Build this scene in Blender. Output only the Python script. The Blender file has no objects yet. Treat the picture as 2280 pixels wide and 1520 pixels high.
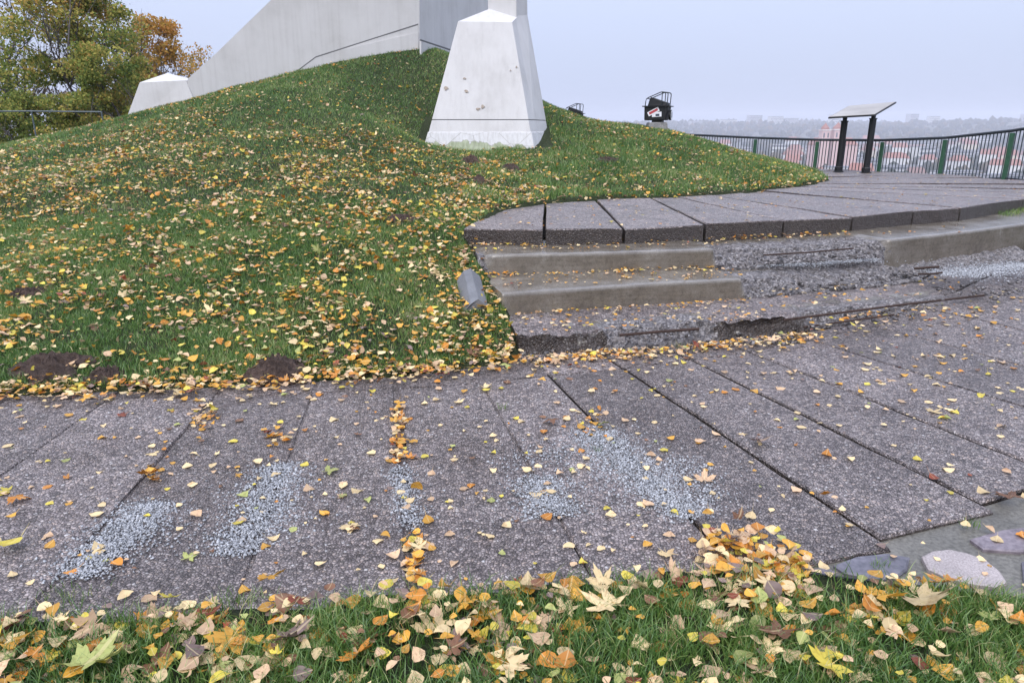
import bpy, math, random
import numpy as np
from mathutils import noise as mnoise, Vector

random.seed(7); rng = np.random.default_rng(11)
scene = bpy.context.scene
COL = scene.collection

# ---------------------------------------------------------------- camera
FPX, PITCH, CAMH = 1580.0, math.atan(475 / 1580), 1.6
cam_d = bpy.data.cameras.new('camera'); cam = bpy.data.objects.new('camera', cam_d); COL.objects.link(cam)
cam.location = (0, 0, CAMH); cam.rotation_euler = (math.pi / 2 - PITCH, 0, 0)
cam_d.sensor_width = 36; cam_d.lens = 36 * FPX / 2280; cam_d.clip_start = 0.05; cam_d.clip_end = 12000
scene.camera = cam

# ---------------------------------------------------------------- sky, sun, exposure
SUN_EL, SUN_AZ = math.radians(52), math.radians(200)     # azimuth from +Y towards +X : high, behind the viewer
w = bpy.data.worlds.new('World'); scene.world = w; w.use_nodes = True
nt = w.node_tree; nt.nodes.clear()
out = nt.nodes.new('ShaderNodeOutputWorld'); bg = nt.nodes.new('ShaderNodeBackground')
sky = nt.nodes.new('ShaderNodeTexSky'); sky.sky_type = 'NISHITA'; sky.sun_disc = False
sky.sun_elevation = SUN_EL; sky.sun_rotation = SUN_AZ; sky.dust_density = 4.0; sky.air_density = 1.0
tc = nt.nodes.new('ShaderNodeTexCoord'); sep = nt.nodes.new('ShaderNodeSeparateXYZ')
nt.links.new(tc.outputs['Generated'], sep.inputs[0])
ramp = nt.nodes.new('ShaderNodeMapRange')                 # even cloud deck, brighter overhead as an overcast sky is
ramp.inputs['From Min'].default_value = 0.0; ramp.inputs['From Max'].default_value = 1.0
ramp.inputs['To Min'].default_value = 1.0; ramp.inputs['To Max'].default_value = 3.0
nt.links.new(sep.outputs['Z'], ramp.inputs['Value'])
deck = nt.nodes.new('ShaderNodeVectorMath'); deck.operation = 'SCALE'; deck.inputs[0].default_value = (0.310, 0.350, 0.465)
nt.links.new(ramp.outputs[0], deck.inputs['Scale'])
clear = nt.nodes.new('ShaderNodeVectorMath'); clear.operation = 'SCALE'; clear.inputs['Scale'].default_value = 0.06
nt.links.new(sky.outputs[0], clear.inputs[0])
mixs = nt.nodes.new('ShaderNodeMix'); mixs.data_type = 'RGBA'; mixs.inputs[0].default_value = 0.88
nt.links.new(clear.outputs[0], mixs.inputs[6]); nt.links.new(deck.outputs[0], mixs.inputs[7])
nt.links.new(mixs.outputs[2], bg.inputs['Color']); bg.inputs['Strength'].default_value = 1.0
nt.links.new(bg.outputs[0], out.inputs['Surface'])
sun_d = bpy.data.lights.new('sun', 'SUN'); sun = bpy.data.objects.new('sun', sun_d); COL.objects.link(sun)
sun_d.energy = 1.5; sun_d.angle = math.radians(50); sun_d.color = (1.0, 0.965, 0.91)
sv = Vector((math.sin(SUN_AZ) * math.cos(SUN_EL), math.cos(SUN_AZ) * math.cos(SUN_EL), math.sin(SUN_EL)))
sun.rotation_euler = sv.to_track_quat('Z', 'Y').to_euler()
vs = scene.view_settings; vs.view_transform = 'Standard'; vs.look = 'None'; vs.gamma = 1.0; vs.exposure = 0.86
vs.use_curve_mapping = False
scene.cycles.max_bounces = 4; scene.cycles.diffuse_bounces = 3; scene.cycles.volume_bounces = 1; scene.cycles.transparent_max_bounces = 6

# ---------------------------------------------------------------- helpers
def P(u, v, z=None, Y=None):
    """point of the place seen at photo position (u, v), on the level z or at the distance Y"""
    a = (u - 1140) / FPX; b = -(v - 760) / FPX
    d = (a, math.cos(PITCH) + b * math.sin(PITCH), -math.sin(PITCH) + b * math.cos(PITCH))
    t = (z - CAMH) / d[2] if Y is None else Y / d[1]
    return (t * d[0], t * d[1], CAMH + t * d[2])
def P2(u, v, z=0.0): return P(u, v, z)[:2]

def new_mesh(name, verts, faces, mats=None, smooth=False):
    me = bpy.data.meshes.new(name)
    if isinstance(verts, np.ndarray) and isinstance(faces, np.ndarray):
        nf, k = faces.shape
        me.vertices.add(len(verts)); me.vertices.foreach_set('co', verts.astype(np.float32).ravel())
        me.loops.add(nf * k); me.loops.foreach_set('vertex_index', faces.astype(np.int32).ravel())
        me.polygons.add(nf); me.polygons.foreach_set('loop_start', np.arange(0, nf * k, k, dtype=np.int32))
        me.update(calc_edges=True)
    else:
        me.from_pydata([tuple(v) for v in verts], [], [tuple(f) for f in faces]); me.update()
    for m in (mats or []): me.materials.append(m)
    if smooth: me.polygons.foreach_set('use_smooth', np.ones(len(me.polygons), dtype=bool))
    return me
def obj(name, data, parent=None, label=None, cat=None, group=None, kind=None, loc=None):
    o = bpy.data.objects.new(name, data); COL.objects.link(o)
    if parent is not None: o.parent = parent
    if label: o['label'] = label
    if cat: o['category'] = cat
    if group: o['group'] = group
    if kind: o['kind'] = kind
    if loc is not None: o.location = loc
    return o

class MB:
    """collects simple solids for ONE part"""
    def __init__(s): s.v = []; s.f = []
    def add(s, vs, fs):
        n = len(s.v); s.v += [tuple(p) for p in vs]; s.f += [tuple(i + n for i in f) for f in fs]; return s
    def box(s, c, h, ax=None, ay=None):
        c = Vector(c); X = Vector(ax or (1, 0, 0)); Y = Vector(ay or (0, 1, 0)); Z = X.cross(Y)
        vs = [c + X * h[0] * i + Y * h[1] * j + Z * h[2] * k for i in (-1, 1) for j in (-1, 1) for k in (-1, 1)]
        return s.add(vs, [(0, 1, 3, 2), (4, 6, 7, 5), (0, 4, 5, 1), (2, 3, 7, 6), (0, 2, 6, 4), (1, 5, 7, 3)])
    def tube(s, pts, r, n=8, cap=True):
        pts = [Vector(p) for p in pts]; rs = r if isinstance(r, (list, tuple)) else [r] * len(pts)
        vs = []; 
        for i, p in enumerate(pts):
            t = (pts[min(i + 1, len(pts) - 1)] - pts[max(i - 1, 0)]).normalized()
            a = t.orthogonal().normalized() if abs(t.z) > .99 else t.cross(Vector((0, 0, 1))).normalized()
            b = t.cross(a)
            vs += [p + (a * math.cos(q) + b * math.sin(q)) * rs[i] for q in [2 * math.pi * k / n for k in range(n)]]
        fs = [(i * n + k, i * n + (k + 1) % n, (i + 1) * n + (k + 1) % n, (i + 1) * n + k) for i in range(len(pts) - 1) for k in range(n)]
        if cap: fs += [tuple(range(n - 1, -1, -1)), tuple((len(pts) - 1) * n + k for k in range(n))]
        return s.add(vs, fs)
    def prism(s, base, top):
        n = len(base)
        return s.add(list(base) + list(top), [tuple(range(n - 1, -1, -1)), tuple(range(n, 2 * n))] +
                     [(i, (i + 1) % n, n + (i + 1) % n, n + i) for i in range(n)])
    def build(s, name, mat, parent=None, smooth=False, bevel=0, **k):
        me = new_mesh(name, s.v, s.f, [mat], smooth)
        o = obj(name, me, parent, **k)
        if bevel:
            m = o.modifiers.new('b', 'BEVEL'); m.width = bevel; m.segments = 2; m.limit_method = 'ANGLE'; m.angle_limit = math.radians(35)
        return o

def smooth01(a, b, x):
    t = np.clip((np.asarray(x, float) - a) / (b - a), 0, 1); return t * t * (3 - 2 * t)
def inpoly(px, py, poly):
    px = np.asarray(px, float); py = np.asarray(py, float); r = np.zeros(px.shape, bool); n = len(poly)
    for i in range(n):
        x1, y1 = poly[i]; x2, y2 = poly[(i + 1) % n]
        if y1 == y2: continue
        c = ((y1 > py) != (y2 > py)) & (px < (x2 - x1) * (py - y1) / (y2 - y1) + x1); r ^= c
    return r
def polydist(px, py, poly):
    px = np.asarray(px, float); py = np.asarray(py, float); d = np.full(px.shape, 1e9); n = len(poly)
    for i in range(n):
        x1, y1 = poly[i]; x2, y2 = poly[(i + 1) % n]; dx, dy = x2 - x1, y2 - y1; L = dx * dx + dy * dy + 1e-12
        t = np.clip(((px - x1) * dx + (py - y1) * dy) / L, 0, 1)
        d = np.minimum(d, np.hypot(px - x1 - t * dx, py - y1 - t * dy))
    return d
def vnoise(x, y, seed=0):
    """cheap smooth value noise for arrays, 0..1"""
    x = np.asarray(x, float); y = np.asarray(y, float); xi = np.floor(x); yi = np.floor(y); fx = x - xi; fy = y - yi
    def h(a, b):
        s = np.sin(a * 127.1 + b * 311.7 + seed * 74.7) * 43758.5453; return s - np.floor(s)
    u = fx * fx * (3 - 2 * fx); v = fy * fy * (3 - 2 * fy)
    return (h(xi, yi) * (1 - u) + h(xi + 1, yi) * u) * (1 - v) + (h(xi, yi + 1) * (1 - u) + h(xi + 1, yi + 1) * u) * v
def fbm(x, y, seed=0):
    return .55 * vnoise(x, y, seed) + .3 * vnoise(2.1 * x, 2.1 * y, seed + 1) + .15 * vnoise(4.3 * x, 4.3 * y, seed + 2)

# ---------------------------------------------------------------- materials
def srgb(r, g, b): return tuple(((c / 255) / 12.92 if c / 255 <= .04045 else ((c / 255 + .055) / 1.055) ** 2.4) for c in (r, g, b))
class Mat:
    def __init__(s, name, rough=.8, col=None, spec=.5):
        s.m = bpy.data.materials.new(name); s.m.use_nodes = True; s.t = s.m.node_tree; s.b = s.t.nodes['Principled BSDF']
        s.b.inputs['Roughness'].default_value = rough; s.b.inputs['Specular IOR Level'].default_value = spec
        if col: s.b.inputs['Base Color'].default_value = (*col, 1); s.m.diffuse_color = (*col, 1)
    def n(s, typ, **kw):
        nd = s.t.nodes.new(typ)
        for k, v in kw.items():
            if k in ('inp',):
                for kk, vv in v.items(): nd.inputs[kk].default_value = vv
            else: setattr(nd, k, v)
        return nd
    def l(s, a, b): s.t.links.new(a, b)
    def coord(s, which='Object', scale=(1, 1, 1)):
        c = s.n('ShaderNodeTexCoord'); mp = s.n('ShaderNodeMapping'); mp.inputs['Scale'].default_value = scale
        s.l(c.outputs[which], mp.inputs[0]); return mp.outputs[0]
    def geo(s, scale=(1, 1, 1)):
        c = s.n('ShaderNodeNewGeometry'); mp = s.n('ShaderNodeMapping'); mp.inputs['Scale'].default_value = scale
        s.l(c.outputs['Position'], mp.inputs[0]); return mp.outputs[0]
    def noise(s, vec, scale, detail=4, rough=.55):
        nd = s.n('ShaderNodeTexNoise', inp={'Scale': scale, 'Detail': detail, 'Roughness': rough}); s.l(vec, nd.inputs['Vector']); return nd.outputs['Fac']
    def voro(s, vec, scale, out='Color', feature='F1', rnd=1):
        nd = s.n('ShaderNodeTexVoronoi', feature=feature, inp={'Scale': scale, 'Randomness': rnd}); s.l(vec, nd.inputs['Vector']); return nd.outputs[out]
    def ramp(s, fac, stops, interp='LINEAR'):
        nd = s.n('ShaderNodeValToRGB'); cr = nd.color_ramp; cr.interpolation = interp
        while len(cr.elements) < len(stops): cr.elements.new(.5)
        for e, (p, c) in zip(cr.elements, stops): e.position = p; e.color = (*c, 1) if len(c) == 3 else c
        s.l(fac, nd.inputs[0]); return nd.outputs[0]
    def mix(s, fac, a, b, blend='MIX'):
        nd = s.n('ShaderNodeMix', data_type='RGBA', blend_type=blend)
        for sock, v in ((nd.inputs[0], fac), (nd.inputs[6], a), (nd.inputs[7], b)):
            if hasattr(v, 'node'): s.l(v, sock)
            elif isinstance(v, (int, float)): sock.default_value = v
            else: sock.default_value = (*v, 1)
        return nd.outputs[2]
    def math(s, op, a, b=0.0, clamp=False):
        nd = s.n('ShaderNodeMath', operation=op, use_clamp=clamp)
        for sock, v in ((nd.inputs[0], a), (nd.inputs[1], b)):
            if hasattr(v, 'node'): s.l(v, sock)
            else: sock.default_value = v
        return nd.outputs[0]
    def bump(s, h, strength=.5, dist=.01, prev=None):
        nd = s.n('ShaderNodeBump', inp={'Strength': strength, 'Distance': dist}); s.l(h, nd.inputs['Height'])
        if prev is not None: s.l(prev, nd.inputs['Normal'])
        return nd.outputs[0]
    def col(s, c): s.l(c, s.b.inputs['Base Color'])
    def nor(s, c): s.l(c, s.b.inputs['Normal'])
    def rou(s, c): s.l(c, s.b.inputs['Roughness'])

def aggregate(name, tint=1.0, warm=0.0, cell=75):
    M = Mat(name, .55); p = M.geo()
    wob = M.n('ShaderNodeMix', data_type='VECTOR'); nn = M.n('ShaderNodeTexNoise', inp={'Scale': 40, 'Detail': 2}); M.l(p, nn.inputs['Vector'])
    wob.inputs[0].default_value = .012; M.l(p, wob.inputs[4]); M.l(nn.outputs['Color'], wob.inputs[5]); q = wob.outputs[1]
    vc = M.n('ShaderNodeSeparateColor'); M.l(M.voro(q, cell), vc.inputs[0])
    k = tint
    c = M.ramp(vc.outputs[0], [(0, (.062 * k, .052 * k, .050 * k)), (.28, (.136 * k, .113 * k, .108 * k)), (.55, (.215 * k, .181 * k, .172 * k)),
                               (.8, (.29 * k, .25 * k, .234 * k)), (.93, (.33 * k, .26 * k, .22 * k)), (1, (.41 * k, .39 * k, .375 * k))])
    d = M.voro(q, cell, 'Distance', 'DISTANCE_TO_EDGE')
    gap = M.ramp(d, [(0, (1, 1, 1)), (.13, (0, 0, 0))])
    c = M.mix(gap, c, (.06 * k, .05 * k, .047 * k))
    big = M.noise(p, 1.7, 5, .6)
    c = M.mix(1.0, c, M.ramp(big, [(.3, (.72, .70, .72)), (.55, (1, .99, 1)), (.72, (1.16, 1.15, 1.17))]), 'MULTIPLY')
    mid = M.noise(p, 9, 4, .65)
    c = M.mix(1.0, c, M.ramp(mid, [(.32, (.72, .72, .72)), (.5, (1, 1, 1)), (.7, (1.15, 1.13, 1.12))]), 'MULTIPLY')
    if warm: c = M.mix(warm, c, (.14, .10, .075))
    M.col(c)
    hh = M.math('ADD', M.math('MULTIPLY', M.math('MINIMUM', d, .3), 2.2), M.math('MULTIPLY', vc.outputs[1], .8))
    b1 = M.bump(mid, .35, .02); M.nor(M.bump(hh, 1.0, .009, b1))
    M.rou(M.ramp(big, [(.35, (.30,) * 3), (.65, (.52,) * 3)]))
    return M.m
M_SLAB = aggregate('exposed_aggregate', 1.22, 0, 78)
M_SLAB2 = aggregate('exposed_aggregate_pale', 1.38, 0, 74)
M_SLAB3 = aggregate('exposed_aggregate_dark', 1.06, 0, 82)

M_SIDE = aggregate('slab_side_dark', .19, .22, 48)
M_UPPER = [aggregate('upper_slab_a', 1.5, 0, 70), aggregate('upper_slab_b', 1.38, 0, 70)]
def mk_concrete():
    M = Mat('worn_concrete', .4, spec=.8); p = M.geo(); at = M.n('ShaderNodeAttribute', attribute_name='broken')
    n1 = M.noise(p, 3.2, 5, .6); n2 = M.noise(M.geo((2, 2, 22)), 2.2, 4, .6); fine = M.noise(p, 160, 2, .6)
    c = M.ramp(n1, [(.25, (.105, .087, .067)), (.5, (.155, .133, .106)), (.75, (.215, .193, .163))])
    c = M.mix(1.0, c, M.ramp(n2, [(.35, (.86, .84, .81)), (.6, (1.04, 1.03, 1.02))]), 'MULTIPLY')
    c = M.mix(1.0, c, M.ramp(fine, [(.3, (.62, .62, .62)), (.5, (1, 1, 1)), (.68, (1.22, 1.22, 1.22))]), 'MULTIPLY')
    c = M.mix(1.0, c, M.ramp(M.noise(p, 22, 5, .7), [(.3, (.68, .66, .63)), (.5, (1, 1, 1)), (.72, (1.14, 1.14, 1.15))]), 'MULTIPLY')
    vc = M.n('ShaderNodeSeparateColor'); M.l(M.voro(p, 62), vc.inputs[0]); d = M.voro(p, 62, 'Distance')
    a = M.ramp(vc.outputs[0], [(0, (.06, .055, .06)), (.4, (.11, .096, .093)), (.7, (.185, .163, .158)), (1, (.30, .28, .275))])
    rough = M.noise(p, 26, 5, .7)
    a = M.mix(1.0, a, M.ramp(rough, [(.35, (.30, .27, .25)), (.52, (1, 1, 1)), (.75, (1.2, 1.2, 1.2))]), 'MULTIPLY')
    f = M.math('ADD', at.outputs['Fac'], M.math('MULTIPLY', M.math('SUBTRACT', rough, .5), .6))
    f = M.ramp(f, [(.38, (0, 0, 0)), (.5, (1, 1, 1))])
    M.col(M.mix(f, c, a))
    hgt = M.mix(f, M.mix(.5, fine, n2), M.mix(.5, d, rough))
    M.nor(M.bump(M.math('MULTIPLY', hgt, M.math('ADD', M.math('MULTIPLY', f, .92), .08)), .9, .018)); M.rou(M.mix(f, M.ramp(n1, [(.3, (.14,) * 3), (.7, (.30,) * 3)]), (.75, .75, .75)))
    return M.m
M_CONC = mk_concrete()

def mk_soil(name, base=(.05, .038, .034)):
    M = Mat(name, .95, spec=.2); p = M.geo(); n = M.noise(p, 30, 6, .7); n2 = M.noise(p, 4, 3)
    M.col(M.mix(1.0, M.ramp(n, [(.3, tuple(c * .55 for c in base)), (.55, base), (.8, tuple(c * 2.1 for c in base))]),
                M.ramp(n2, [(.3, (.8, .8, .8)), (.7, (1.2, 1.15, 1.1))]), 'MULTIPLY'))
    M.nor(M.bump(n, 1, .03)); return M.m
M_SOIL = mk_soil('damp_soil', (.078, .055, .046))
M_JOINT = mk_soil('joint_soil', (.022, .018, .016))
def mk_turf():
    M = Mat('turf_ground', .95, spec=.2); p = M.geo(); n = M.noise(p, 45, 5, .7); n2 = M.noise(p, 1.3, 4)
    c = M.ramp(n, [(.3, (.010, .012, .006)), (.5, (.026, .036, .014)), (.7, (.06, .065, .028)), (.85, (.12, .095, .05))])
    M.col(M.mix(1.0, c, M.ramp(n2, [(.3, (.8, .85, .8)), (.7, (1.2, 1.15, 1.1))]), 'MULTIPLY')); M.nor(M.bump(n, 1, .03)); return M.m
M_TURF = mk_turf()

def mk_blade():
    m = bpy.data.materials.new('grass_blade'); m.use_nodes = True; t = m.node_tree; t.nodes.clear()
    o = t.nodes.new('ShaderNodeOutputMaterial'); a = t.nodes.new('ShaderNodeAttribute'); a.attribute_name = 'tone'
    r = t.nodes.new('ShaderNodeValToRGB'); cr = r.color_ramp
    st = [(0, (.030, .070, .018)), (.3, (.080, .168, .036)), (.6, (.150, .265, .058)), (.83, (.28, .36, .10)), (1, (.50, .43, .21))]
    while len(cr.elements) < len(st): cr.elements.new(.5)
    for e, (p_, c) in zip(cr.elements, st): e.position = p_; e.color = (*c, 1)
    t.links.new(a.outputs['Fac'], r.inputs[0])
    d = t.nodes.new('ShaderNodeBsdfDiffuse'); tr = t.nodes.new('ShaderNodeBsdfTranslucent'); g = t.nodes.new('ShaderNodeBsdfGlossy')
    g.inputs['Roughness'].default_value = .4; mx = t.nodes.new('ShaderNodeMixShader'); mx.inputs[0].default_value = .36; m2 = t.nodes.new('ShaderNodeMixShader'); m2.inputs[0].default_value = .045
    for q in (d, tr): t.links.new(r.outputs[0], q.inputs['Color'])
    t.links.new(d.outputs[0], mx.inputs[1]); t.links.new(tr.outputs[0], mx.inputs[2]); t.links.new(mx.outputs[0], m2.inputs[1]); t.links.new(g.outputs[0], m2.inputs[2])
    t.links.new(m2.outputs[0], o.inputs[0]); return m
M_BLADE = mk_blade()

def mk_leaf(name, per_object):
    m = bpy.data.materials.new(name); m.use_nodes = True; t = m.node_tree; b = t.nodes['Principled BSDF']; o = t.nodes['Material Output']
    if per_object: s = t.nodes.new('ShaderNodeObjectInfo'); col = s.outputs['Color']
    else: s = t.nodes.new('ShaderNodeAttribute'); s.attribute_name = 'tint'; col = s.outputs['Color']
    lc = t.nodes.new('ShaderNodeAttribute'); lc.attribute_name = 'lc'
    nz = t.nodes.new('ShaderNodeTexNoise'); nz.inputs['Scale'].default_value = 3.4; nz.inputs['Detail'].default_value = 4
    ge = t.nodes.new('ShaderNodeNewGeometry'); ad = t.nodes.new('ShaderNodeVectorMath'); ad.operation = 'MULTIPLY_ADD'
    ad.inputs[1].default_value = (14, 14, 14); t.links.new(ge.outputs['Position'], ad.inputs[0]); t.links.new(lc.outputs['Vector'], ad.inputs[2]); t.links.new(ad.outputs[0], nz.inputs['Vector'])
    rp = t.nodes.new('ShaderNodeValToRGB'); cr = rp.color_ramp; cr.elements[0].position = .28; cr.elements[0].color = (.55, .42, .32, 1)
    cr.elements[1].position = .47; cr.elements[1].color = (1, 1, 1, 1); e = cr.elements.new(.75); e.color = (1.12, 1.1, 1.0, 1)
    t.links.new(nz.outputs['Fac'], rp.inputs[0])
    mx = t.nodes.new('ShaderNodeMix'); mx.data_type = 'RGBA'; mx.blend_type = 'MULTIPLY'; mx.inputs[0].default_value = .75
    t.links.new(col, mx.inputs[6]); t.links.new(rp.outputs[0], mx.inputs[7])
    sp = t.nodes.new('ShaderNodeSeparateXYZ'); t.links.new(lc.outputs['Vector'], sp.inputs[0])
    ab = t.nodes.new('ShaderNodeMath'); ab.operation = 'ABSOLUTE'; t.links.new(sp.outputs['X'], ab.inputs[0])
    lt = t.nodes.new('ShaderNodeMath'); lt.operation = 'LESS_THAN'; lt.inputs[1].default_value = .025; t.links.new(ab.outputs[0], lt.inputs[0])
    sc_ = t.nodes.new('ShaderNodeMath'); sc_.operation = 'MULTIPLY'; sc_.inputs[1].default_value = .35; t.links.new(lt.outputs[0], sc_.inputs[0])
    m2 = t.nodes.new('ShaderNodeMix'); m2.data_type = 'RGBA'; t.links.new(sc_.outputs[0], m2.inputs[0]); t.links.new(mx.outputs[2], m2.inputs[6]); m2.inputs[7].default_value = (.75, .6, .33, 1)
    t.links.new(m2.outputs[2], b.inputs['Base Color']); b.inputs['Roughness'].default_value = .42; b.inputs['Specular IOR Level'].default_value = .35
    tr = t.nodes.new('ShaderNodeBsdfTranslucent'); t.links.new(m2.outputs[2], tr.inputs['Color'])
    ms = t.nodes.new('ShaderNodeMixShader'); ms.inputs[0].default_value = .18
    t.links.new(b.outputs[0], ms.inputs[1]); t.links.new(tr.outputs[0], ms.inputs[2]); t.links.new(ms.outputs[0], o.inputs['Surface']); return m
M_LEAF_O = mk_leaf('leaf_single', True); M_LEAF_S = mk_leaf('leaf_litter', False)

def mk_plaster():
    M = Mat('white_painted_plaster', .75, spec=.25); p = M.geo()
    st = M.noise(M.geo((7, 7, .22)), 1.5, 6, .65); n1 = M.noise(p, 1.1, 6, .65); fine = M.noise(p, 60, 3)
    c = M.ramp(st, [(.3, (.535, .518, .505)), (.5, (.585, .568, .556)), (.7, (.60, .584, .572))])
    c = M.mix(1.0, c, M.ramp(n1, [(.3, (.86, .855, .845)), (.5, (.97, .968, .965)), (.7, (1.02, 1.02, 1.02))]), 'MULTIPLY')
    M.col(c); M.nor(M.bump(M.mix(.35, fine, st), .25, .01)); return M.m
M_PLASTER = mk_plaster()
def mk_plinth():
    M = Mat('weathered_plinth', .8, spec=.2); p = M.geo(); sz = M.n('ShaderNodeSeparateXYZ'); M.l(p, sz.inputs[0])
    n1 = M.noise(p, 3.0, 4, .5); fine = M.noise(M.geo((6, 6, 1)), 4, 4)
    c = M.ramp(fine, [(.3, (.50, .485, .47)), (.55, (.60, .59, .585)), (.7, (.62, .61, .605))])
    hgt = M.math('ADD', n1, M.math('MULTIPLY', M.math('SUBTRACT', sz.outputs['Z'], 1.30), -1.1))
    pl = M.ramp(hgt, [(.545, (0, 0, 0)), (.555, (1, 1, 1))]); c2 = M.ramp(fine, [(.3, (.24, .27, .17)), (.7, (.42, .45, .32))])
    ed = M.ramp(hgt, [(.530, (0, 0, 0)), (.544, (1, 1, 1)), (.56, (0, 0, 0))])
    c = M.mix(pl, c, c2); c = M.mix(M.math('MULTIPLY', ed, .7), c, (.2, .19, .15))
    cr = M.voro(M.geo((1.2, 1.2, 2.2)), 1.7, 'Distance', 'DISTANCE_TO_EDGE'); c = M.mix(M.ramp(cr, [(0, (1, 1, 1)), (.012, (0, 0, 0))]), c, (.27, .25, .22))
    M.col(c); M.nor(M.bump(M.mix(.5, fine, pl), .4, .012)); return M.m
M_PLINTH = mk_plinth()
M_GROOVE = Mat('dark_seam', .95, (.15, .15, .15)).m
def mk_metal(name, col, rough=.5):
    M = Mat(name, rough); p = M.geo(); n = M.noise(p, 14, 4, .6)
    M.col(M.ramp(n, [(.3, tuple(c * .7 for c in col)), (.6, col), (.8, tuple(c * 1.35 for c in col))])); M.nor(M.bump(n, .15, .004)); return M.m
M_BLACK = mk_metal('black_painted_iron', (.006, .0065, .008), .5)
M_RAIL = mk_metal('dark_navy_rail', (.014, .02, .026), .55)
M_GREEN = mk_metal('green_painted_steel', (.032, .105, .055), .55)
M_RUST = mk_metal('rusty_rebar', (.045, .024, .017), .9)
M_GALV = mk_metal('galvanised_pipe', (.10, .125, .14), .45)
M_BAR = mk_metal('dark_baluster', (.045, .062, .072), .6)
def mk_gravel():
    M = Mat('grey_chippings', .8, spec=.3); at = M.n('ShaderNodeAttribute', attribute_name='tone'); n = M.noise(M.geo(), 180, 3)
    c = M.ramp(at.outputs['Fac'], [(0, (.17, .172, .18)), (.4, (.31, .315, .33)), (.8, (.42, .425, .44)), (1, (.54, .54, .55))])
    M.col(M.mix(1.0, c, M.ramp(n, [(.3, (.75,) * 3), (.65, (1.1,) * 3)]), 'MULTIPLY')); return M.m
M_GRAVEL = mk_gravel()
def mk_stone(name, c0, c1, sc=90):
    M = Mat(name, .5); p = M.geo(); n = M.noise(p, sc, 3, .6); n2 = M.noise(p, 5, 4)
    M.col(M.mix(1.0, M.ramp(n, [(.35, c0), (.62, c1)]), M.ramp(n2, [(.3, (.75,) * 3), (.7, (1.15,) * 3)]), 'MULTIPLY')); M.nor(M.bump(M.mix(.5, n, n2), .35, .008)); return M.m
M_GRANITE = mk_stone('pink_granite', (.24, .205, .195), (.40, .345, .33), 140)
M_SLATE = mk_stone('blue_slate', (.085, .082, .10), (.15, .14, .165), 30)
M_PURPLE = mk_stone('purple_sandstone', (.13, .105, .12), (.21, .175, .19), 40)
M_MORTAR = mk_stone('mortar', (.085, .077, .063), (.155, .143, .12), 60)
M_BLOCK = mk_stone('grey_block', (.17, .165, .155), (.30, .29, .28), 50)
M_EDGE = Mat('black_edging', .6, (.02, .02, .022)).m

# ---------------------------------------------------------------- layout in plan
def zl(x, y):                      # lower path: level, rising a little on the right towards the steps
    return .16 * smooth01(2.0, 4.8, x) * smooth01(4.2, 6.2, y)
UP = .67
lawn_lo = [P2(u, v) for u, v in ((0, 878), (300, 868), (600, 850), (900, 833), (1130, 806))]
LAWN = [(-16, 10.0), (-10.5, 6.9), (-6.2, 4.75)] + lawn_lo + [(.02, 4.98), (-.06, 5.55), (-.28, 6.3), (-.50, 6.9)] + \
    [P2(u, v, UP) for u, v in ((1118, 466), (1215, 452), (1335, 443), (1500, 440), (1650, 430), (1780, 415), (1845, 402), (1800, 380), (1742, 371))] + \
    [(6.3, 18.6), (5.0, 20.2), (2.2, 22.2), (-3, 28), (-9, 30), (-20, 26), (-24, 16)]
strip_e = [P2(u, v) for u, v in ((-500, 1440), (0, 1402), (300, 1392), (600, 1372), (900, 1338), (1200, 1322), (1400, 1300), (1520, 1288), (1640, 1272), (1735, 1284), (2000, 1314), (2290, 1350))]
STRIP = [(-4.5, 0.3), (8, 0.3), (8, 5.9), (7, 5.15), (5, 3.65), (3.6, 2.78), (2.6, 2.24), (2.03, 2.0)] + strip_e[::-1] + [(-4.5, 2.05)]
ctl = []
for p in LAWN[2:16]:
    pass
def cp(u, v, Y): ctl.append(P(u, v, Y=Y))
for x, y in lawn_lo: ctl.append((x, y, .02))
ctl += [(-6.2, 4.75, .03), (-10.5, 6.9, .05), (-16, 10, .0), (-24, 16, -.3)]
ctl += [(.02, 4.98, .06), (-.06, 5.55, .20), (-.28, 6.3, .40), (-.5, 6.9, .60)]
for u, v in ((1118, 466), (1215, 452), (1335, 443), (1500, 440), (1650, 430), (1780, 415), (1845, 402), (1800, 380), (1742, 371)):
    ctl.append((*P2(u, v, UP), UP + .03))
for u, v, Y in ((0, 332, 14), (-500, 372, 13), (140, 296, 15.5), (283, 261, 16.8), (430, 222, 17.4), (660, 158, 18.0), (870, 114, 18.4), (935, 108, 18.5),
                (1000, 131, 20.8), (945, 319, 13.5), (1190, 334, 13.4), (1225, 252, 16), (1290, 267, 16.8), (1400, 279, 17.2), (1465, 287, 17),
                (1540, 305, 16.8), (1610, 326, 16.5), (1690, 350, 16.3), (1070, 190, 17.0), (1150, 210, 17.5)):
    cp(u, v, Y)
for u, Y, z in ((600, 6, .38), (600, 8, .80), (600, 11, 1.38), (600, 14, 2.06), (760, 12, 1.52), (860, 13, 1.66), (800, 15.5, 2.42), (300, 6, .32), (300, 9, .78), (300, 12, 1.20), (0, 6, .28), (0, 10, .82), (900, 7, .60), (900, 10, 1.0), (900, 16, 2.3), (-600, 7, .25)):
    ctl.append(((u - 1140) / FPX * Y, Y, z))
ctl += [(-12.5, 18.5, .9), (-14, 22, .75), (-9.5, 21.5, 1.6), (-6, 23, 3.3), (-2, 24, 3.3), (-6, 28, 1), (-10, 28, -.6), (1.5, 20.5, 1.7), (4, 19.5, .9), (5.8, 18.8, .62), (2, 23, .6), (0, 27, .5), (-20, 25, -1.5), (-18, 18, .3)]
ctl = np.array(ctl)
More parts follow.
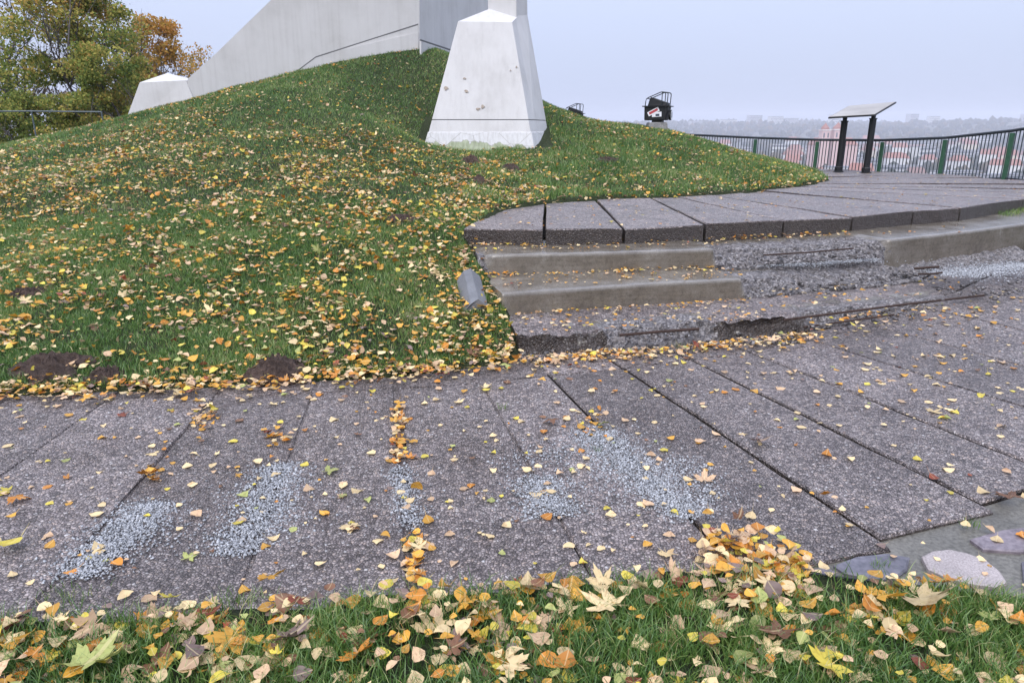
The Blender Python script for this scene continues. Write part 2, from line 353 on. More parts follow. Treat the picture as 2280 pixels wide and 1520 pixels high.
def tps_fit(c):
    X = c[:, :2]; n = len(X); r = np.hypot(X[:, None, 0] - X[None, :, 0], X[:, None, 1] - X[None, :, 1])
    K = np.where(r > 0, r * r * np.log(r + 1e-9), 0) + np.eye(n) * .02
    A = np.zeros((n + 3, n + 3)); A[:n, :n] = K; A[:n, n] = 1; A[:n, n + 1:] = X; A[n, :n] = 1; A[n + 1:, :n] = X.T
    return np.linalg.solve(A, np.concatenate([c[:, 2], np.zeros(3)]))
TW = tps_fit(ctl)
def tps(x, y):
    x = np.asarray(x, float); y = np.asarray(y, float); s = x.shape; x = x.ravel(); y = y.ravel(); o = np.empty(len(x))
    for i in range(0, len(x), 20000):
        xx, yy = x[i:i + 20000], y[i:i + 20000]
        r = np.hypot(xx[:, None] - ctl[None, :, 0], yy[:, None] - ctl[None, :, 1])
        o[i:i + 20000] = (r * r * np.log(r + 1e-9)) @ TW[:-3] + TW[-3] + TW[-2] * xx + TW[-1] * yy
    return o.reshape(s)
def zlawn(x, y):
    return tps(x, y) + (fbm(np.asarray(x) * 2.2, np.asarray(y) * 2.2, 3) - .5) * .07 * smooth01(4.3, 6, y)

# ---------------------------------------------------------------- ground, terrain
gx = np.concatenate([np.arange(-26, -6, .5), np.arange(-6, 7.5, .07), np.arange(7.5, 14, .4)])
gy = np.concatenate([np.arange(-3, 1.5, .4), np.arange(1.5, 11, .07), np.arange(11, 31, .22)])
GX, GY = np.meshgrid(gx, gy); GZ = zlawn(GX, GY)
inl = inpoly(GX, GY, LAWN); dl = polydist(GX, GY, LAWN); out_l = np.where(inl, 0, dl)
ins = inpoly(GX, GY, STRIP); ds = np.where(ins, 0, polydist(GX, GY, STRIP))
GZ = GZ - smooth01(.02, .16, out_l) * .32
near = (GY < 3.6) | ((GX > 2.5) & (GY < 6.2) & (ds < .2))
GZ = np.where(near, .02 + .02 * fbm(GX * 4, GY * 4, 5) - smooth01(.01, .12, ds) * .32, np.where(GY < 4.6, np.where(inl | (out_l < .16), GZ, -.3), GZ))
GZ = np.where((GX > 4.6) & (GY < 6.5) & (~near), -.35, GZ)
ny, nx = GX.shape
idx = np.arange(ny * nx).reshape(ny, nx)
quads = np.stack([idx[:-1, :-1], idx[:-1, 1:], idx[1:, 1:], idx[1:, :-1]], -1).reshape(-1, 4)
obj('ground', new_mesh('ground', np.stack([GX, GY, GZ], -1).reshape(-1, 3), quads, [M_TURF], True), kind='structure', label='grassy mound and turf around the paved path')

def mk_terrain():
    M = Mat('far_land', .95, spec=.1); p = M.geo(); n = M.noise(p, .02, 6, .7); n2 = M.noise(p, .15, 4, .7)
    M.col(M.mix(.5, M.ramp(n, [(.3, (.035, .05, .03)), (.5, (.07, .075, .05)), (.7, (.13, .12, .10))]), M.ramp(n2, [(.3, (.03, .04, .025)), (.7, (.16, .14, .12))]))); return M.m
M_LAND = mk_terrain()
def zland(x, y):
    d = np.hypot(np.asarray(x) + 2.8, np.asarray(y) - 15.3); left = smooth01(2, -14, x)
    z = -1.3 - 60 * smooth01(22, 190, d) * (1 - .45 * left * smooth01(260, 100, d))
    z = z + 80 * smooth01(1900, 3600, d) * (.75 + .5 * fbm(np.asarray(x) / 700 + 5, np.asarray(y) / 700, 8)) + 14 * (fbm(np.asarray(x) / 160, np.asarray(y) / 160, 9) - .5) * smooth01(200, 900, d)
    return z
rr = np.concatenate([[0.5, 14, 20, 24, 28, 34, 42, 55, 70, 90, 120, 150, 190], np.geomspace(240, 4400, 34)])
aa = np.linspace(0, 2 * math.pi, 145)[:-1]
RR, AA = np.meshgrid(rr, aa); TX = -2.8 + RR * np.sin(AA); TY = 15.3 + RR * np.cos(AA); TZ = zland(TX, TY)
na, nr = RR.shape; ii = np.arange(na * nr).reshape(na, nr); i2 = np.roll(ii, -1, 0)
tq = np.stack([ii[:, :-1], ii[:, 1:], i2[:, 1:], i2[:, :-1]], -1).reshape(-1, 4)
obj('terrain', new_mesh('terrain', np.stack([TX, TY, TZ], -1).reshape(-1, 3), tq, [M_LAND], True), kind='structure', label='hillside and valley reaching to the far ridge')

# ---------------------------------------------------------------- paving slabs
def slab_mesh(c, zf, thick=.16, nu=4, nv=8, mat=None, tilt=(0, 0, 0), chip=.007, seed=0):
    """c: four plan corners (near-left, near-right, far-right, far-left); zf: height of the top"""
    c = [Vector((*p, 0)) for p in c]; cen = sum(c, Vector()) / 4; r = random.Random(seed)
    def bil(u, v): return (c[0] * (1 - u) + c[1] * u) * (1 - v) + (c[3] * (1 - u) + c[2] * u) * v
    def top(p): return float(zf(p.x, p.y)) + tilt[0] + tilt[1] * (p.x - cen.x) + tilt[2] * (p.y - cen.y)
    L = max((c[3] - c[0]).length, .1); W = max((c[1] - c[0]).length, .1); eu, ev = .010 / W, .010 / L
    V = []; F = []
    for j in range(nv + 1):
        for i in range(nu + 1):
            p = bil(eu + (1 - 2 * eu) * i / nu, ev + (1 - 2 * ev) * j / nv)
            V.append((p.x, p.y, top(p) + (mnoise.noise(p * 3) * .006)))
    g = lambda i, j: j * (nu + 1) + i
    for j in range(nv):
        for i in range(nu): F.append((g(i, j), g(i + 1, j), g(i + 1, j + 1), g(i, j + 1)))
    ring = [(i, 0) for i in range(nu)] + [(nu, j) for j in range(nv)] + [(i, nv) for i in range(nu, 0, -1)] + [(0, j) for j in range(nv, 0, -1)]
    n = len(ring); base = len(V)
    for dz in (.011, thick):
        for (i, j) in ring:
            p = bil(i / nu, j / nv); q = p + (cen - p).normalized() * (r.uniform(0, chip) + max(0, mnoise.noise(p * 7)) * .012)
            V.append((q.x, q.y, top(p) - dz))
    for k in range(n):
        a, b = ring[k], ring[(k + 1) % n]; a0, b0 = base + k, base + (k + 1) % n
        F += [(g(*a), a0, b0, g(*b)), (a0, a0 + n, b0 + n, b0)]
    F.append(tuple(base + n + k for k in range(n - 1, -1, -1)))
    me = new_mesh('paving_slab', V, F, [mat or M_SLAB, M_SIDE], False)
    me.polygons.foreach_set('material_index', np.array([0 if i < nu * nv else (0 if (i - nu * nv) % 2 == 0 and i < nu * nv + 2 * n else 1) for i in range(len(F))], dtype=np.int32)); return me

# lower path: joints fan out from the middle of the mound
CEN = (-2.8, 15.3)
def ring_pt(x_at, y_at, y):            # along the joint through (x_at, y_at) towards the centre
    t = (y - y_at) / (CEN[1] - y_at); return (x_at + (CEN[0] - x_at) * t, y)
def bed():                             # joints silted up on the left, open on the right
    X, Y = np.meshgrid(np.arange(-9, 9.01, .12), np.arange(1.6, 9.01, .12)); Z = -.0095 - .055 * smooth01(.25, .9, X) + .006 * (fbm(X * 5, Y * 5, 91) - .5)
    h, w_ = X.shape; i = np.arange(h * w_).reshape(h, w_); return new_mesh('path_bed', np.stack([X, Y, Z], -1).reshape(-1, 3), np.stack([i[:-1, :-1], i[:-1, 1:], i[1:, 1:], i[1:, :-1]], -1).reshape(-1, 4), [M_SLAB3, M_JOINT])
bed_me = bed(); bed_me.polygons.foreach_set('material_index', np.array([int(p.center.x > .2) for p in bed_me.polygons], dtype=np.int32))
path = obj('lower_path', bed_me, kind='structure',
           label='lower path of long exposed aggregate slabs in front of the steps')
joints = [(-6.2, 3.9), (-5.5, 4.0), (-4.9, 4.0), (-4.3, 4.05), (-3.7, 4.1), (-3.1, 4.1), (-2.48, 4.05), (-1.84, 4.04), (-1.25, 4.15), (-.72, 4.15), (-.17, 4.25), (.38, 4.06), (.95, 4.15), (1.49, 4.35), (2.12, 4.25), (2.78, 4.5), (3.5, 4.75), (4.25, 5.0), (5.1, 5.4), (6.1, 5.9), (7.2, 6.5)]
def bulge(k, v):                       # far / near end of the first row of slabs on the joint k
    x, y = joints[k]; R = v
    dx, dy = x - CEN[0], y - CEN[1]; l = math.hypot(dx, dy); return (CEN[0] + dx / l * R, CEN[1] + dy / l * R)
RN, RF, RM = 13.55, 11.22, 9.2
smats = [M_SLAB, M_SLAB, M_SLAB2, M_SLAB3]
def shrink(c, gl, gr, gn=.006, gf=.008):
    c = [Vector((*p, 0)) for p in c]
    ex = (c[1] - c[0]).normalized(); fx = (c[2] - c[3]).normalized(); sy = (c[3] - c[0]).normalized(); ty = (c[2] - c[1]).normalized()
    return [tuple((c[0] + ex * gl + sy * gn)[:2]), tuple((c[1] - ex * gr + ty * gn)[:2]), tuple((c[2] - fx * gr - ty * gf)[:2]), tuple((c[3] + fx * gl - sy * gf)[:2])]
gaps = {9: .018, 7: .004, 8: .002, 10: .002, 11: .008, 12: .010, 13: .012, 14: .009, 15: .006}
for k in range(len(joints) - 1):
    gl, gr = gaps.get(k, .003), gaps.get(k + 1, .003)
    dn = .0 if k < 12 else -.012 * (k - 11)
    c = shrink([bulge(k, RN + dn * 6), bulge(k + 1, RN + dn * 6), bulge(k + 1, RF), bulge(k, RF)], gl, gr)
    t = (random.uniform(.0, .005), random.uniform(-.005, .005), random.uniform(-.002, .002))
    obj('paving_slab', slab_mesh(c, zl, .14, 4, 10, smats[k % 4], t, seed=k), path)
    for (R0, R1) in ((RF, 10.2), (10.2, 9.0)):
        if k < 5 or (R1 < 10 and k < 14): continue
        x0 = joints[k][0] + .12; c2 = shrink([bulge(k, R0), bulge(k + 1, R0), bulge(k + 1, R1), bulge(k, R1)], .006, .006)
        obj('paving_slab', slab_mesh(c2, zl, .14, 4, 5, smats[(k * 3 + 1) % 4], (random.uniform(-.005, .003), random.uniform(-.006, .006), 0), seed=k + 50), path)

# upper path : slabs round the back, front edge is the top step
up_outer = [P2(u, v, UP) for u, v in ((1029, 507), (1212, 510), (1390, 507), (1571, 498), (1746, 490), (1900, 482), (2035, 470), (2140, 463), (2280, 441))] + \
           [(8.15, 10.95), (8.85, 11.75), (9.4, 12.6), (9.5, 13.5), (9.35, 14.4), (9.0, 15.3), (8.55, 16.15), (8.0, 16.9), (7.4, 17.6), (6.7, 18.3), (5.9, 19.0), (5.0, 19.7)]
up_inner = [P2(u, v, UP) for u, v in ((1100, 468), (1214, 445), (1318, 436), (1425, 430))] + [(2.2, 10.5), (2.75, 10.7), (3.3, 10.95), (3.8, 11.25), (4.3, 11.6)] + \
           [(4.75, 11.95), (5.1, 12.3), (5.35, 12.7), (5.5, 13.15), (5.55, 13.7), (5.5, 14.3), (5.4, 15.0), (5.2, 15.7), (4.9, 16.4), (4.6, 17.0), (4.2, 17.6), (3.8, 18.2)]
upath = obj('upper_path', new_mesh('path_bed', [(-.3, 7.15, .53), (2, 7.5, .53), (7, 10.2, .53), (9.2, 13, .53), (8.9, 15, .53), (5, 19.4, .53), (4, 17.8, .53), (5.3, 14, .53), (4, 11.5, .53), (.3, 8.8, .53)],
            [tuple(range(10))], [M_JOINT]), kind='structure', label='upper path of radial aggregate slabs curving towards the railing')
for k in range(len(up_outer) - 1):
    g0 = .014 if k < 8 else .010
    c = shrink([up_outer[k], up_outer[k + 1], up_inner[k + 1], up_inner[k]], g0, g0, 0, 0)
    t = (random.uniform(-.012, .006), random.uniform(-.01, .01), random.uniform(-.006, .006))
    obj('paving_slab', slab_mesh(c, lambda x, y: UP, .205, 4, 8, M_UPPER[k % 2], t, chip=.014, seed=100 + k), upath)

# ---------------------------------------------------------------- broken concrete steps
def lerp_poly(pts, n):
    pts = [Vector((*p, 0)) for p in pts]; L = [0]
    for a, b in zip(pts, pts[1:]): L.append(L[-1] + (b - a).length)
    res = []
    for i in range(n):
        s = L[-1] * i / (n - 1); j = min(max(np.searchsorted(L, s) - 1, 0), len(pts) - 2)
        res.append(pts[j].lerp(pts[j + 1], (s - L[j]) / (L[j + 1] - L[j])))
    for _ in range(6):
        q = [p.copy() for p in res]
        for i in range(1, n - 1): res[i] = (q[i - 1] + q[i] * 2 + q[i + 1]) / 4
    return res
def interp(x, table): return float(np.interp(x, [t[0] for t in table], [t[1] for t in table]))
def make_step(name, front, ztop, zfoot, depth, btab, parent, n=330, label=None, low=None, hollow=None, seed=0, slab=False):
    pts = lerp_poly(front, n); V = []; B = []; prof_n = None
    for i, p in enumerate(pts):
        t = (pts[min(i + 1, n - 1)] - pts[max(i - 1, 0)]).normalized(); back = Vector((-t.y, t.x, 0))
        b0 = interp(p.x, btab); zf = float(zfoot(p.x, p.y)); zt = ztop - (interp(p.x, low) if low else 0)
        ho = interp(p.x, hollow) if hollow else 0
        face = [(0, f) for f in (-.6, 0, .12, .24, .36, .48, .6, .72, .84, .94)]
        rows = []
        wig = mnoise.noise(Vector((p.x * 2.3, seed, 0)))
        for (_, f) in face:
            z = zf + f * (zt - zf)
            off = .0 + .012 * wig
            bz = min(b0, 1)
            off += bz * (max(f - .2, 0) ** 1.6) * .30 + ho * .13 * math.sin(math.pi * min(max(f, 0) / .95, 1)) ** .7
            rows.append((off, z - bz * max(f, 0) * .035, f))
        e0 = rows[-1][0]
        for (d, dz) in ((.012, .004), (.03, .0), (.06, 0)): rows.append((e0 + d, zt - dz - b0 * .035, 1))
        m = 9
        for k in range(1, m + 1): rows.append((e0 + .06 + (depth - e0 - .06) * k / m, zt + (ztop - zt) * k / m - b0 * .035 * (1 - k / m) + .004 * mnoise.noise(Vector((p.x * 1.7, k * .6, seed))), 1 + k / m))
        prof_n = len(rows)
        for (off, z, f) in rows:
            q = p + back * off; q.z = z
            fall = max(0, 1 - max(f - 1, 0) * 1.6); bb = b0 * fall
            if f > 0:
                s1 = mnoise.fractal(q * 9 + Vector((seed * 7, 0, 0)), 1, 2, 4); s2 = mnoise.noise(q * 45)
                amp = .0022 + .045 * bb + (.022 if slab and f <= 1.02 else 0)
                disp = (s1 * amp + s2 * amp * .35)
                q = q + Vector((back.x * -disp * .7, back.y * -disp * .7, disp * .9 if f >= .6 else disp * .3))
                if bb > .2:                                   # chunks: terraced fracture
                    qz = math.floor((q.z - zf) / .035 + .5 * mnoise.noise(q * 6)) * .035 + zf
                    q.z = q.z + (qz - q.z) * .55 * bb if f >= .5 else q.z
            V.append(q); B.append(min(1, bb * 1.1 + (.15 if f < .05 else 0)))
    F = []
    for i in range(n - 1):
        for k in range(prof_n - 1):
            a = i * prof_n + k; F.append((a, a + prof_n, a + prof_n + 1, a + 1))
    F.append(tuple(range(prof_n))); F.append(tuple((n - 1) * prof_n + k for k in range(prof_n - 1, -1, -1)))
    me = new_mesh(name, V, F, [M_CONC]); at = me.attributes.new('broken', 'FLOAT', 'POINT'); at.data.foreach_set('value', np.array(B, np.float32))
    sm = np.array([max(B[v] for v in p_.vertices) < .15 for p_ in me.polygons]); me.polygons.foreach_set('use_smooth', sm)
    if slab:
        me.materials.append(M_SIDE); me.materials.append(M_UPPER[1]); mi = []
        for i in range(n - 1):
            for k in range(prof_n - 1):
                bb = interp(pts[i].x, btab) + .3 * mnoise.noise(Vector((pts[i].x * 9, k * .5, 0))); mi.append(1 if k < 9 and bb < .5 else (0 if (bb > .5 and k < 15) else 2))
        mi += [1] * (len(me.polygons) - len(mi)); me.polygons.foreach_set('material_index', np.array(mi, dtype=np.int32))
    return obj(name, me, parent, label=label)
steps = obj('concrete_steps', None, label='crumbling concrete steps with exposed rebar between the lower and upper path', cat='steps', loc=(0, 4.9, 0))
def under(o): o.location = (0, -4.9, 0); return o
FC = [(.06, 4.94), (.5, 5.02), (1.1, 5.17), (2.4, 5.57), (4.33, 6.32), (5.6, 6.9), (7.2, 7.8)]
FB = [(-.08, 5.56), (.5, 5.72), (1.2, 5.95), (2.07, 6.14), (3.5, 6.66), (4.6, 7.15), (6.2, 8.05)]
FA = [(-.30, 6.3), (.6, 6.42), (1.93, 6.65), (3.0, 6.93), (3.9, 7.25), (5.2, 7.95), (6.5, 8.75), (7.6, 9.6)]
sC = under(make_step('step', FC, .15, lambda x, y: float(zl(x, y)) - .01, .80, [(0, .42), (.35, .35), (.7, .45), (.85, .85), (1.5, .85), (1.68, .3), (2.3, .3), (2.45, .6), (4, .55), (4.6, .8), (8, .8)], steps,
     label='lowest step, crumbled along its whole edge', low=[(0, 0), (2.4, 0), (4.5, .02), (6, .05)], hollow=[(0, .25), (.5, .3), (.8, .1), (1.55, 0), (1.75, .5), (2.15, .5), (2.4, 0)], seed=1, slab=True))
sB = under(make_step('step', FB, .33, lambda x, y: .13, .80, [(-.3, 0), (-.02, .0), (2.02, 0), (2.12, 1), (3.9, 1), (4.3, 1), (6.5, 1)], steps,
     label='middle step, cast nosing on one half and rubble on the other', low=[(2.1, 0), (2.3, .03), (3.4, .05), (4.4, .10), (6, .08)], seed=2))
sA = under(make_step('step', FA, .51, lambda x, y: .31, .95, [(-.4, .8), (-.25, .5), (-.18, 0), (1.9, 0), (1.98, 1), (3.75, 1), (3.86, 0), (8, 0)], steps,
     label='topmost cast step with its middle broken away', low=[(1.9, 0), (2.1, .02), (3.7, .02), (3.86, 0)], seed=3))
def rebar(pts, r, parent):
    return MB().tube(pts, r, 6).build('reinforcing_bar', M_RUST, parent)
rebar([P(1380, 746, .15), P(1470, 738, .155), P(1556, 732, .15)], .011, sC)
rebar([P(1745, 712, .14), P(1880, 695, .16), P(2010, 678, .165), P(2195, 657, .175)], .010, sC)
rebar([P(1790, 728, .08), P(1900, 713, .11), P(1990, 700, .13)], .008, sC)
rebar([P(2035, 598, .30), P(2060, 596, .315), P(2092, 594, .335)], .012, sB)
rebar([P(2045, 610, .28), P(2070, 610, .30), P(2098, 607, .315)], .010, sB)
rebar([P(1700, 568, .46), P(1800, 562, .475), P(1900, 553, .49)], .008, sA)

# loose piece of kerb lying in the grass beside the steps
def kerb_piece():
    a = Vector(P(1042, 612, .38)); b = Vector(P(1062, 695, .19)); d = (b - a); side = Vector((d.y, -d.x, 0)).normalized() * -1
    sec = [(x * 1.08, z * 1.1) for x, z in ((-.095, -.08), (-.10, .0), (-.045, .075), (.012, .095), (.085, .03), (.10, -.08))]
    V = []; n = 14
    for i in range(n):
        t = i / (n - 1); c = a.lerp(b, t); sc = min(1, .3 + t * 5) if t < .14 else 1
        for (x, z) in sec:
            q = c + side * x * sc + Vector((0, 0, z * sc)); q += Vector((mnoise.noise(q * 14), mnoise.noise(q * 14 + Vector((9, 0, 0))), mnoise.noise(q * 11))) * .006
            if i in (0, n - 1): q += d.normalized() * mnoise.noise(q * 30) * .05
            V.append(q)
    m = len(sec); F = [(i * m + k, i * m + (k + 1) % m, (i + 1) * m + (k + 1) % m, (i + 1) * m + k) for i in range(n - 1) for k in range(m)]
    F += [tuple(range(m - 1, -1, -1)), tuple((n - 1) * m + k for k in range(m))]
    me = new_mesh('kerb_fragment', V, F, [mk_stone('kerb_grey', (.12, .12, .125), (.165, .165, .17), 120)]); return obj('kerb_fragment', me, label='broken grey concrete kerb piece lying in grass beside the steps', cat='kerb piece')
kerb_piece()

# ---------------------------------------------------------------- stone mosaic border, bottom right
in_e = [P2(u, v) for u, v in ((1752, 1250), (1862, 1205), (1985, 1175), (2110, 1145), (2240, 1105), (2285, 1090), (2420, 1050))] + [(3.2, 3.6), (4.3, 4.4), (5.7, 5.4), (7.6, 6.9)]
ou_e = [P2(u, v) for u, v in ((1752, 1276), (1870, 1296), (2000, 1310), (2140, 1326), (2290, 1346), (2500, 1380), (2700, 1410))] + [(2.62, 2.26), (3.62, 2.8), (5.02, 3.67), (7.02, 5.17)]
mos = obj('stone_border', new_mesh('mortar_bed', [(x, y, -.018) for x, y in in_e] + [(x, y, -.008) for x, y in ou_e], [(i, i + 11, i + 12, i + 1) for i in range(10)], [M_MORTAR]), kind='structure',
          label='mortared border of flat natural stones at the edge of the lower path')
def flat_stone(px, mat, h):
    c = [Vector((*P2(u, v), 0)) for u, v in px]; n = len(c); cen = sum(c, Vector()) / n; V = []; F = []
    for s, z in ((1.0, -.03), (1.0, h - .006), (.93, h)):
        for q in c: w_ = cen + (q - cen) * s; V.append((w_.x, w_.y, z + (.003 * mnoise.noise(w_ * 20) if z == h else 0)))
    for L in range(2): F += [(L * n + k, L * n + (k + 1) % n, (L + 1) * n + (k + 1) % n, (L + 1) * n + k) for k in range(n)]
    F.append(tuple(2 * n + k for k in range(n)))
    if (c[1] - c[0]).cross(c[2] - c[1]).z < 0: F = [f[::-1] for f in F]
    return obj('flat_stone', new_mesh('flat_stone', V, F, [mat]), mos)
flat_stone([(2052, 1240), (2075, 1228), (2110, 1224), (2150, 1232), (2195, 1248), (2225, 1272), (2242, 1298), (2215, 1308), (2170, 1302), (2110, 1288), (2066, 1268)], M_GRANITE, .008)
flat_stone([(1856, 1258), (1905, 1240), (1975, 1232), (2026, 1240), (2020, 1268), (1990, 1290), (1935, 1286), (1880, 1275)], M_SLATE, .004)
flat_stone([(2160, 1200), (2230, 1180), (2330, 1168), (2340, 1215), (2270, 1228), (2190, 1222)], M_PURPLE, .004)
flat_stone([(1775, 1276), (1840, 1262), (1862, 1275), (1850, 1286)], M_PURPLE, .003)
flat_stone([(2275, 1250), (2380, 1235), (2440, 1280), (2330, 1320), (2280, 1300)], M_SLATE, .005)
flat_stone([(2420, 1180), (2500, 1130), (2590, 1140), (2580, 1200), (2480, 1230)], M_GRANITE, .006)
flat_stone([(2460, 1260), (2560, 1220), (2660, 1260), (2600, 1330), (2500, 1320)], M_PURPLE, .005)
flat_stone([(2560, 1080), (2650, 1040), (2760, 1060), (2700, 1130), (2610, 1120)], M_SLATE, .005)
e = MB()
pts = [Vector((*P2(u, v), .004)) for u, v in ((1735, 1281), (1870, 1299), (2000, 1314), (2140, 1331), (2290, 1351), (2500, 1386))] + [Vector((*q_, .004)) for q_ in ((2.03, 1.99), (2.62, 2.25), (3.62, 2.79), (5.02, 3.66), (7.02, 5.16))]
for a, b in zip(pts, pts[1:]):
    m_ = (a + b) / 2; ax = (b - a).normalized(); e.box((m_.x, m_.y, .0), ((b - a).length / 2 + .002, .004, .03), tuple(ax), tuple(Vector((-ax.y, ax.x, 0))))
e.build('edging_strip', M_EDGE, mos)

# ---------------------------------------------------------------- white monument
mon = obj('monument', None, label='white plastered concrete monument with sloping buttress and tapered pedestals on the mound', cat='monument', loc=(-3, 17, 0))
def mpart(o): o.location = (3, -17, 0); return o
def lerp3(a, b, t): return tuple(a[i] + (b[i] - a[i]) * t for i in range(3))
# near pedestal (outline of the front face, right flank, back)
A1, A2, A3, A4 = P(945, 330, Y=13.5), P(1191, 350, Y=13.45), P(1140, 50, Y=14.05), P(1020, 48, Y=14.05)
B2, B3 = P(1221, 300, Y=14.9), P(1172, 20, Y=15.05)
Bl2, Bl3 = (A1[0] + .1, 15.2, A1[2]), (A4[0] + .1, 15.1, B3[2])
def hcut(lo, hi, z): t = (z - lo[2]) / (hi[2] - lo[2]); return lerp3(lo, hi, t)
cols_lo = [A1, A2, B2, Bl2]; cols_hi = [A4, A3, B3, Bl3]
zg0 = P(1070, 267, Y=13.6)[2]; zm = P(1070, 294, Y=13.55)[2]
def ringat(z, grow=0.0):
    r = [Vector(hcut(l, h, z)) for l, h in zip(cols_lo, cols_hi)]; c = sum(r, Vector()) / 4
    return [p + Vector((p.x - c.x, p.y - c.y, 0)).normalized() * grow for p in r]
zb = A2[2] - .3
pd = MB().prism(ringat(zb, .03), ringat(zm, .02)); plinth = mpart(pd.build('plinth', M_PLINTH, mon, bevel=.012))
ped = MB().prism(ringat(zm - .004, .0), ringat(zg0 - .008)); mpart(ped.build('pedestal_course', M_PLASTER, mon, bevel=.006))
mpart(MB().prism(ringat(zg0 - .01, -.02), ringat(zg0 + .012, -.02)).build('seam', M_GROOVE, mon))
body = MB(); lo = ringat(zg0 + .009); hi = [Vector(p) for p in (A4, A3)]; mr = Vector(P(1151, 58, Y=14.35)); ml = lo[1].lerp(lo[2], .3)
c0 = Vector(P(1088, 21, Y=14.45)); c1 = Vector(P(1150, 40, Y=14.42)); bk = Vector(B3); bl = Vector((c0.x, 15.1, B3[2]))
V = [lo[0], lo[1], ml, lo[2], lo[3], hi[0], hi[1], mr, bk, bl, c0, c1]
body.add(V, [(0, 1, 6, 5), (1, 2, 7, 6), (2, 3, 8, 7), (3, 4, 9, 8), (4, 0, 5, 9), (5, 6, 11, 10), (6, 7, 11), (7, 8, 11), (8, 9, 10, 11), (5, 10, 9)])
mpart(body.build('pedestal', M_PLASTER, mon))
cm = MB(); b0 = [Vector(P(1087, 70, Y=14.46)), Vector(P(1150, 70, Y=14.43)), Vector((B3[0] + .03, 15.02, 3.3)), Vector((c0.x, 15.05, 3.3))]
t0 = [Vector((P(1086, 0, Y=14.5)[0] + .02, 14.75, 12.5)), Vector((P(1156, 0, Y=14.5)[0] - .1, 14.75, 12.5)), Vector((.10, 15.1, 12.5)), Vector((-.45, 15.1, 12.5))]
cm.prism([p + Vector((0, 0, 0)) for p in b0], t0); mpart(cm.build('column', M_PLASTER, mon))
mpart(MB().box((-.2, 14.93, 10.3), (2.6, .15, .3)).build('crossbar', M_PLASTER, mon, bevel=.02))
# sloping buttress (wall that sweeps up to the right) : front plane from the far foot to the corner
Fx = Vector((P(932, 60, Y=18.5)[0], 18.5, 0)); Lx = Vector((P(418, 178, Y=17.3)[0], 17.3, 0)); dirw = (Fx - Lx).normalized(); backw = Vector((-dirw.y, dirw.x, 0))
def onwall(u, v):                       # point of the wall's front plane seen at (u, v)
    a = (u - 1140) / FPX; t = (Lx.y * a - Lx.x) / (dirw.x - dirw.y * a); Y = Lx.y + dirw.y * t; return Vector(P(u, v, Y=Y))
top_uv = [(418, 176), (470, 130), (505, 96), (540, 62), (600, 4), (650, -46), (705, -104), (760, -168), (815, -250), (860, -350), (890, -480), (900, -900), (934, -900)]
bot_uv = [(934, 150), (870, 150), (790, 170), (703, 190), (640, 220), (550, 245), (430, 290), (418, 300)]
fr = [onwall(u, v) for u, v in top_uv + bot_uv]
bt = MB(); n = len(fr); bt.add(fr + [p + backw * 1.25 for p in fr], [tuple(range(n - 1, -1, -1)), tuple(range(n, 2 * n))] + [(i, (i + 1) % n, n + (i + 1) % n, n + i) for i in range(n)])
mpart(bt.build('buttress', M_PLASTER, mon))
# second wall receding from the corner
rd = Vector((.216, .976, 0)); ld = Vector((-rd.y, rd.x, 0)); c = [Fx + ld * -.01 - rd * .02, Fx + rd * 7.2 + ld * -.01, Fx + rd * 7.2 + ld * 1.3, Fx + rd * 1.3 + ld * 1.3]
rw = MB().prism([p + Vector((0, 0, 2.6)) for p in c], [p + Vector((0, 0, 16.5)) for p in c]); mpart(rw.build('tower_wall', M_PLASTER, mon))
# projecting base courses with a seam above them
def course(uv_top, uv_bot, proud, name, mat):
    a = [onwall(u, v) - backw * proud for u, v in uv_top]; b = [onwall(u, v) - backw * proud for u, v in uv_bot]; o_ = a + b[::-1]; n = len(o_)
    m = MB(); m.add(o_ + [p + backw * (proud + .02) for p in o_], [tuple(range(n - 1, -1, -1)), tuple(range(n, 2 * n))] + [(i, (i + 1) % n, n + (i + 1) % n, n + i) for i in range(n)])
    return mpart(m.build(name, mat, mon))
course([(655, 162), (703, 126), (931, 53)], [(655, 165), (703, 129), (931, 56)], .006, 'seam', M_GROOVE)
course([(655, 166), (703, 130), (931, 57)], [(655, 190), (703, 180), (931, 150)], .014, 'base_course', M_PLASTER)
course([(760, 112), (931, 73)], [(760, 190), (931, 150)], .03, 'base_course', M_PLASTER)
def rwp(u, v): 
    a = (u - 1140) / FPX; t = (Fx.y * a - Fx.x) / (rd.x - rd.y * a); return Vector(P(u, v, Y=Fx.y + rd.y * t))
for (t1, b1, pr, nm, mt) in ((((935, 88), (1075, 134)), ((935, 91), (1075, 137)), .012, 'seam', M_GROOVE), (((935, 92), (1075, 138)), ((935, 150), (1075, 190)), .02, 'base_course', M_PLASTER)):
    q = [rwp(*t1[0]), rwp(*t1[1]), rwp(*b1[1]), rwp(*b1[0])]; q = [p - ld * (pr + .012) for p in q]
    m = MB().add(q + [p + ld * (pr + .02) for p in q], [(0, 1, 2, 3), (7, 6, 5, 4), (0, 4, 5, 1), (1, 5, 6, 2), (2, 6, 7, 3), (3, 7, 4, 0)]); mpart(m.build(nm, mt, mon))
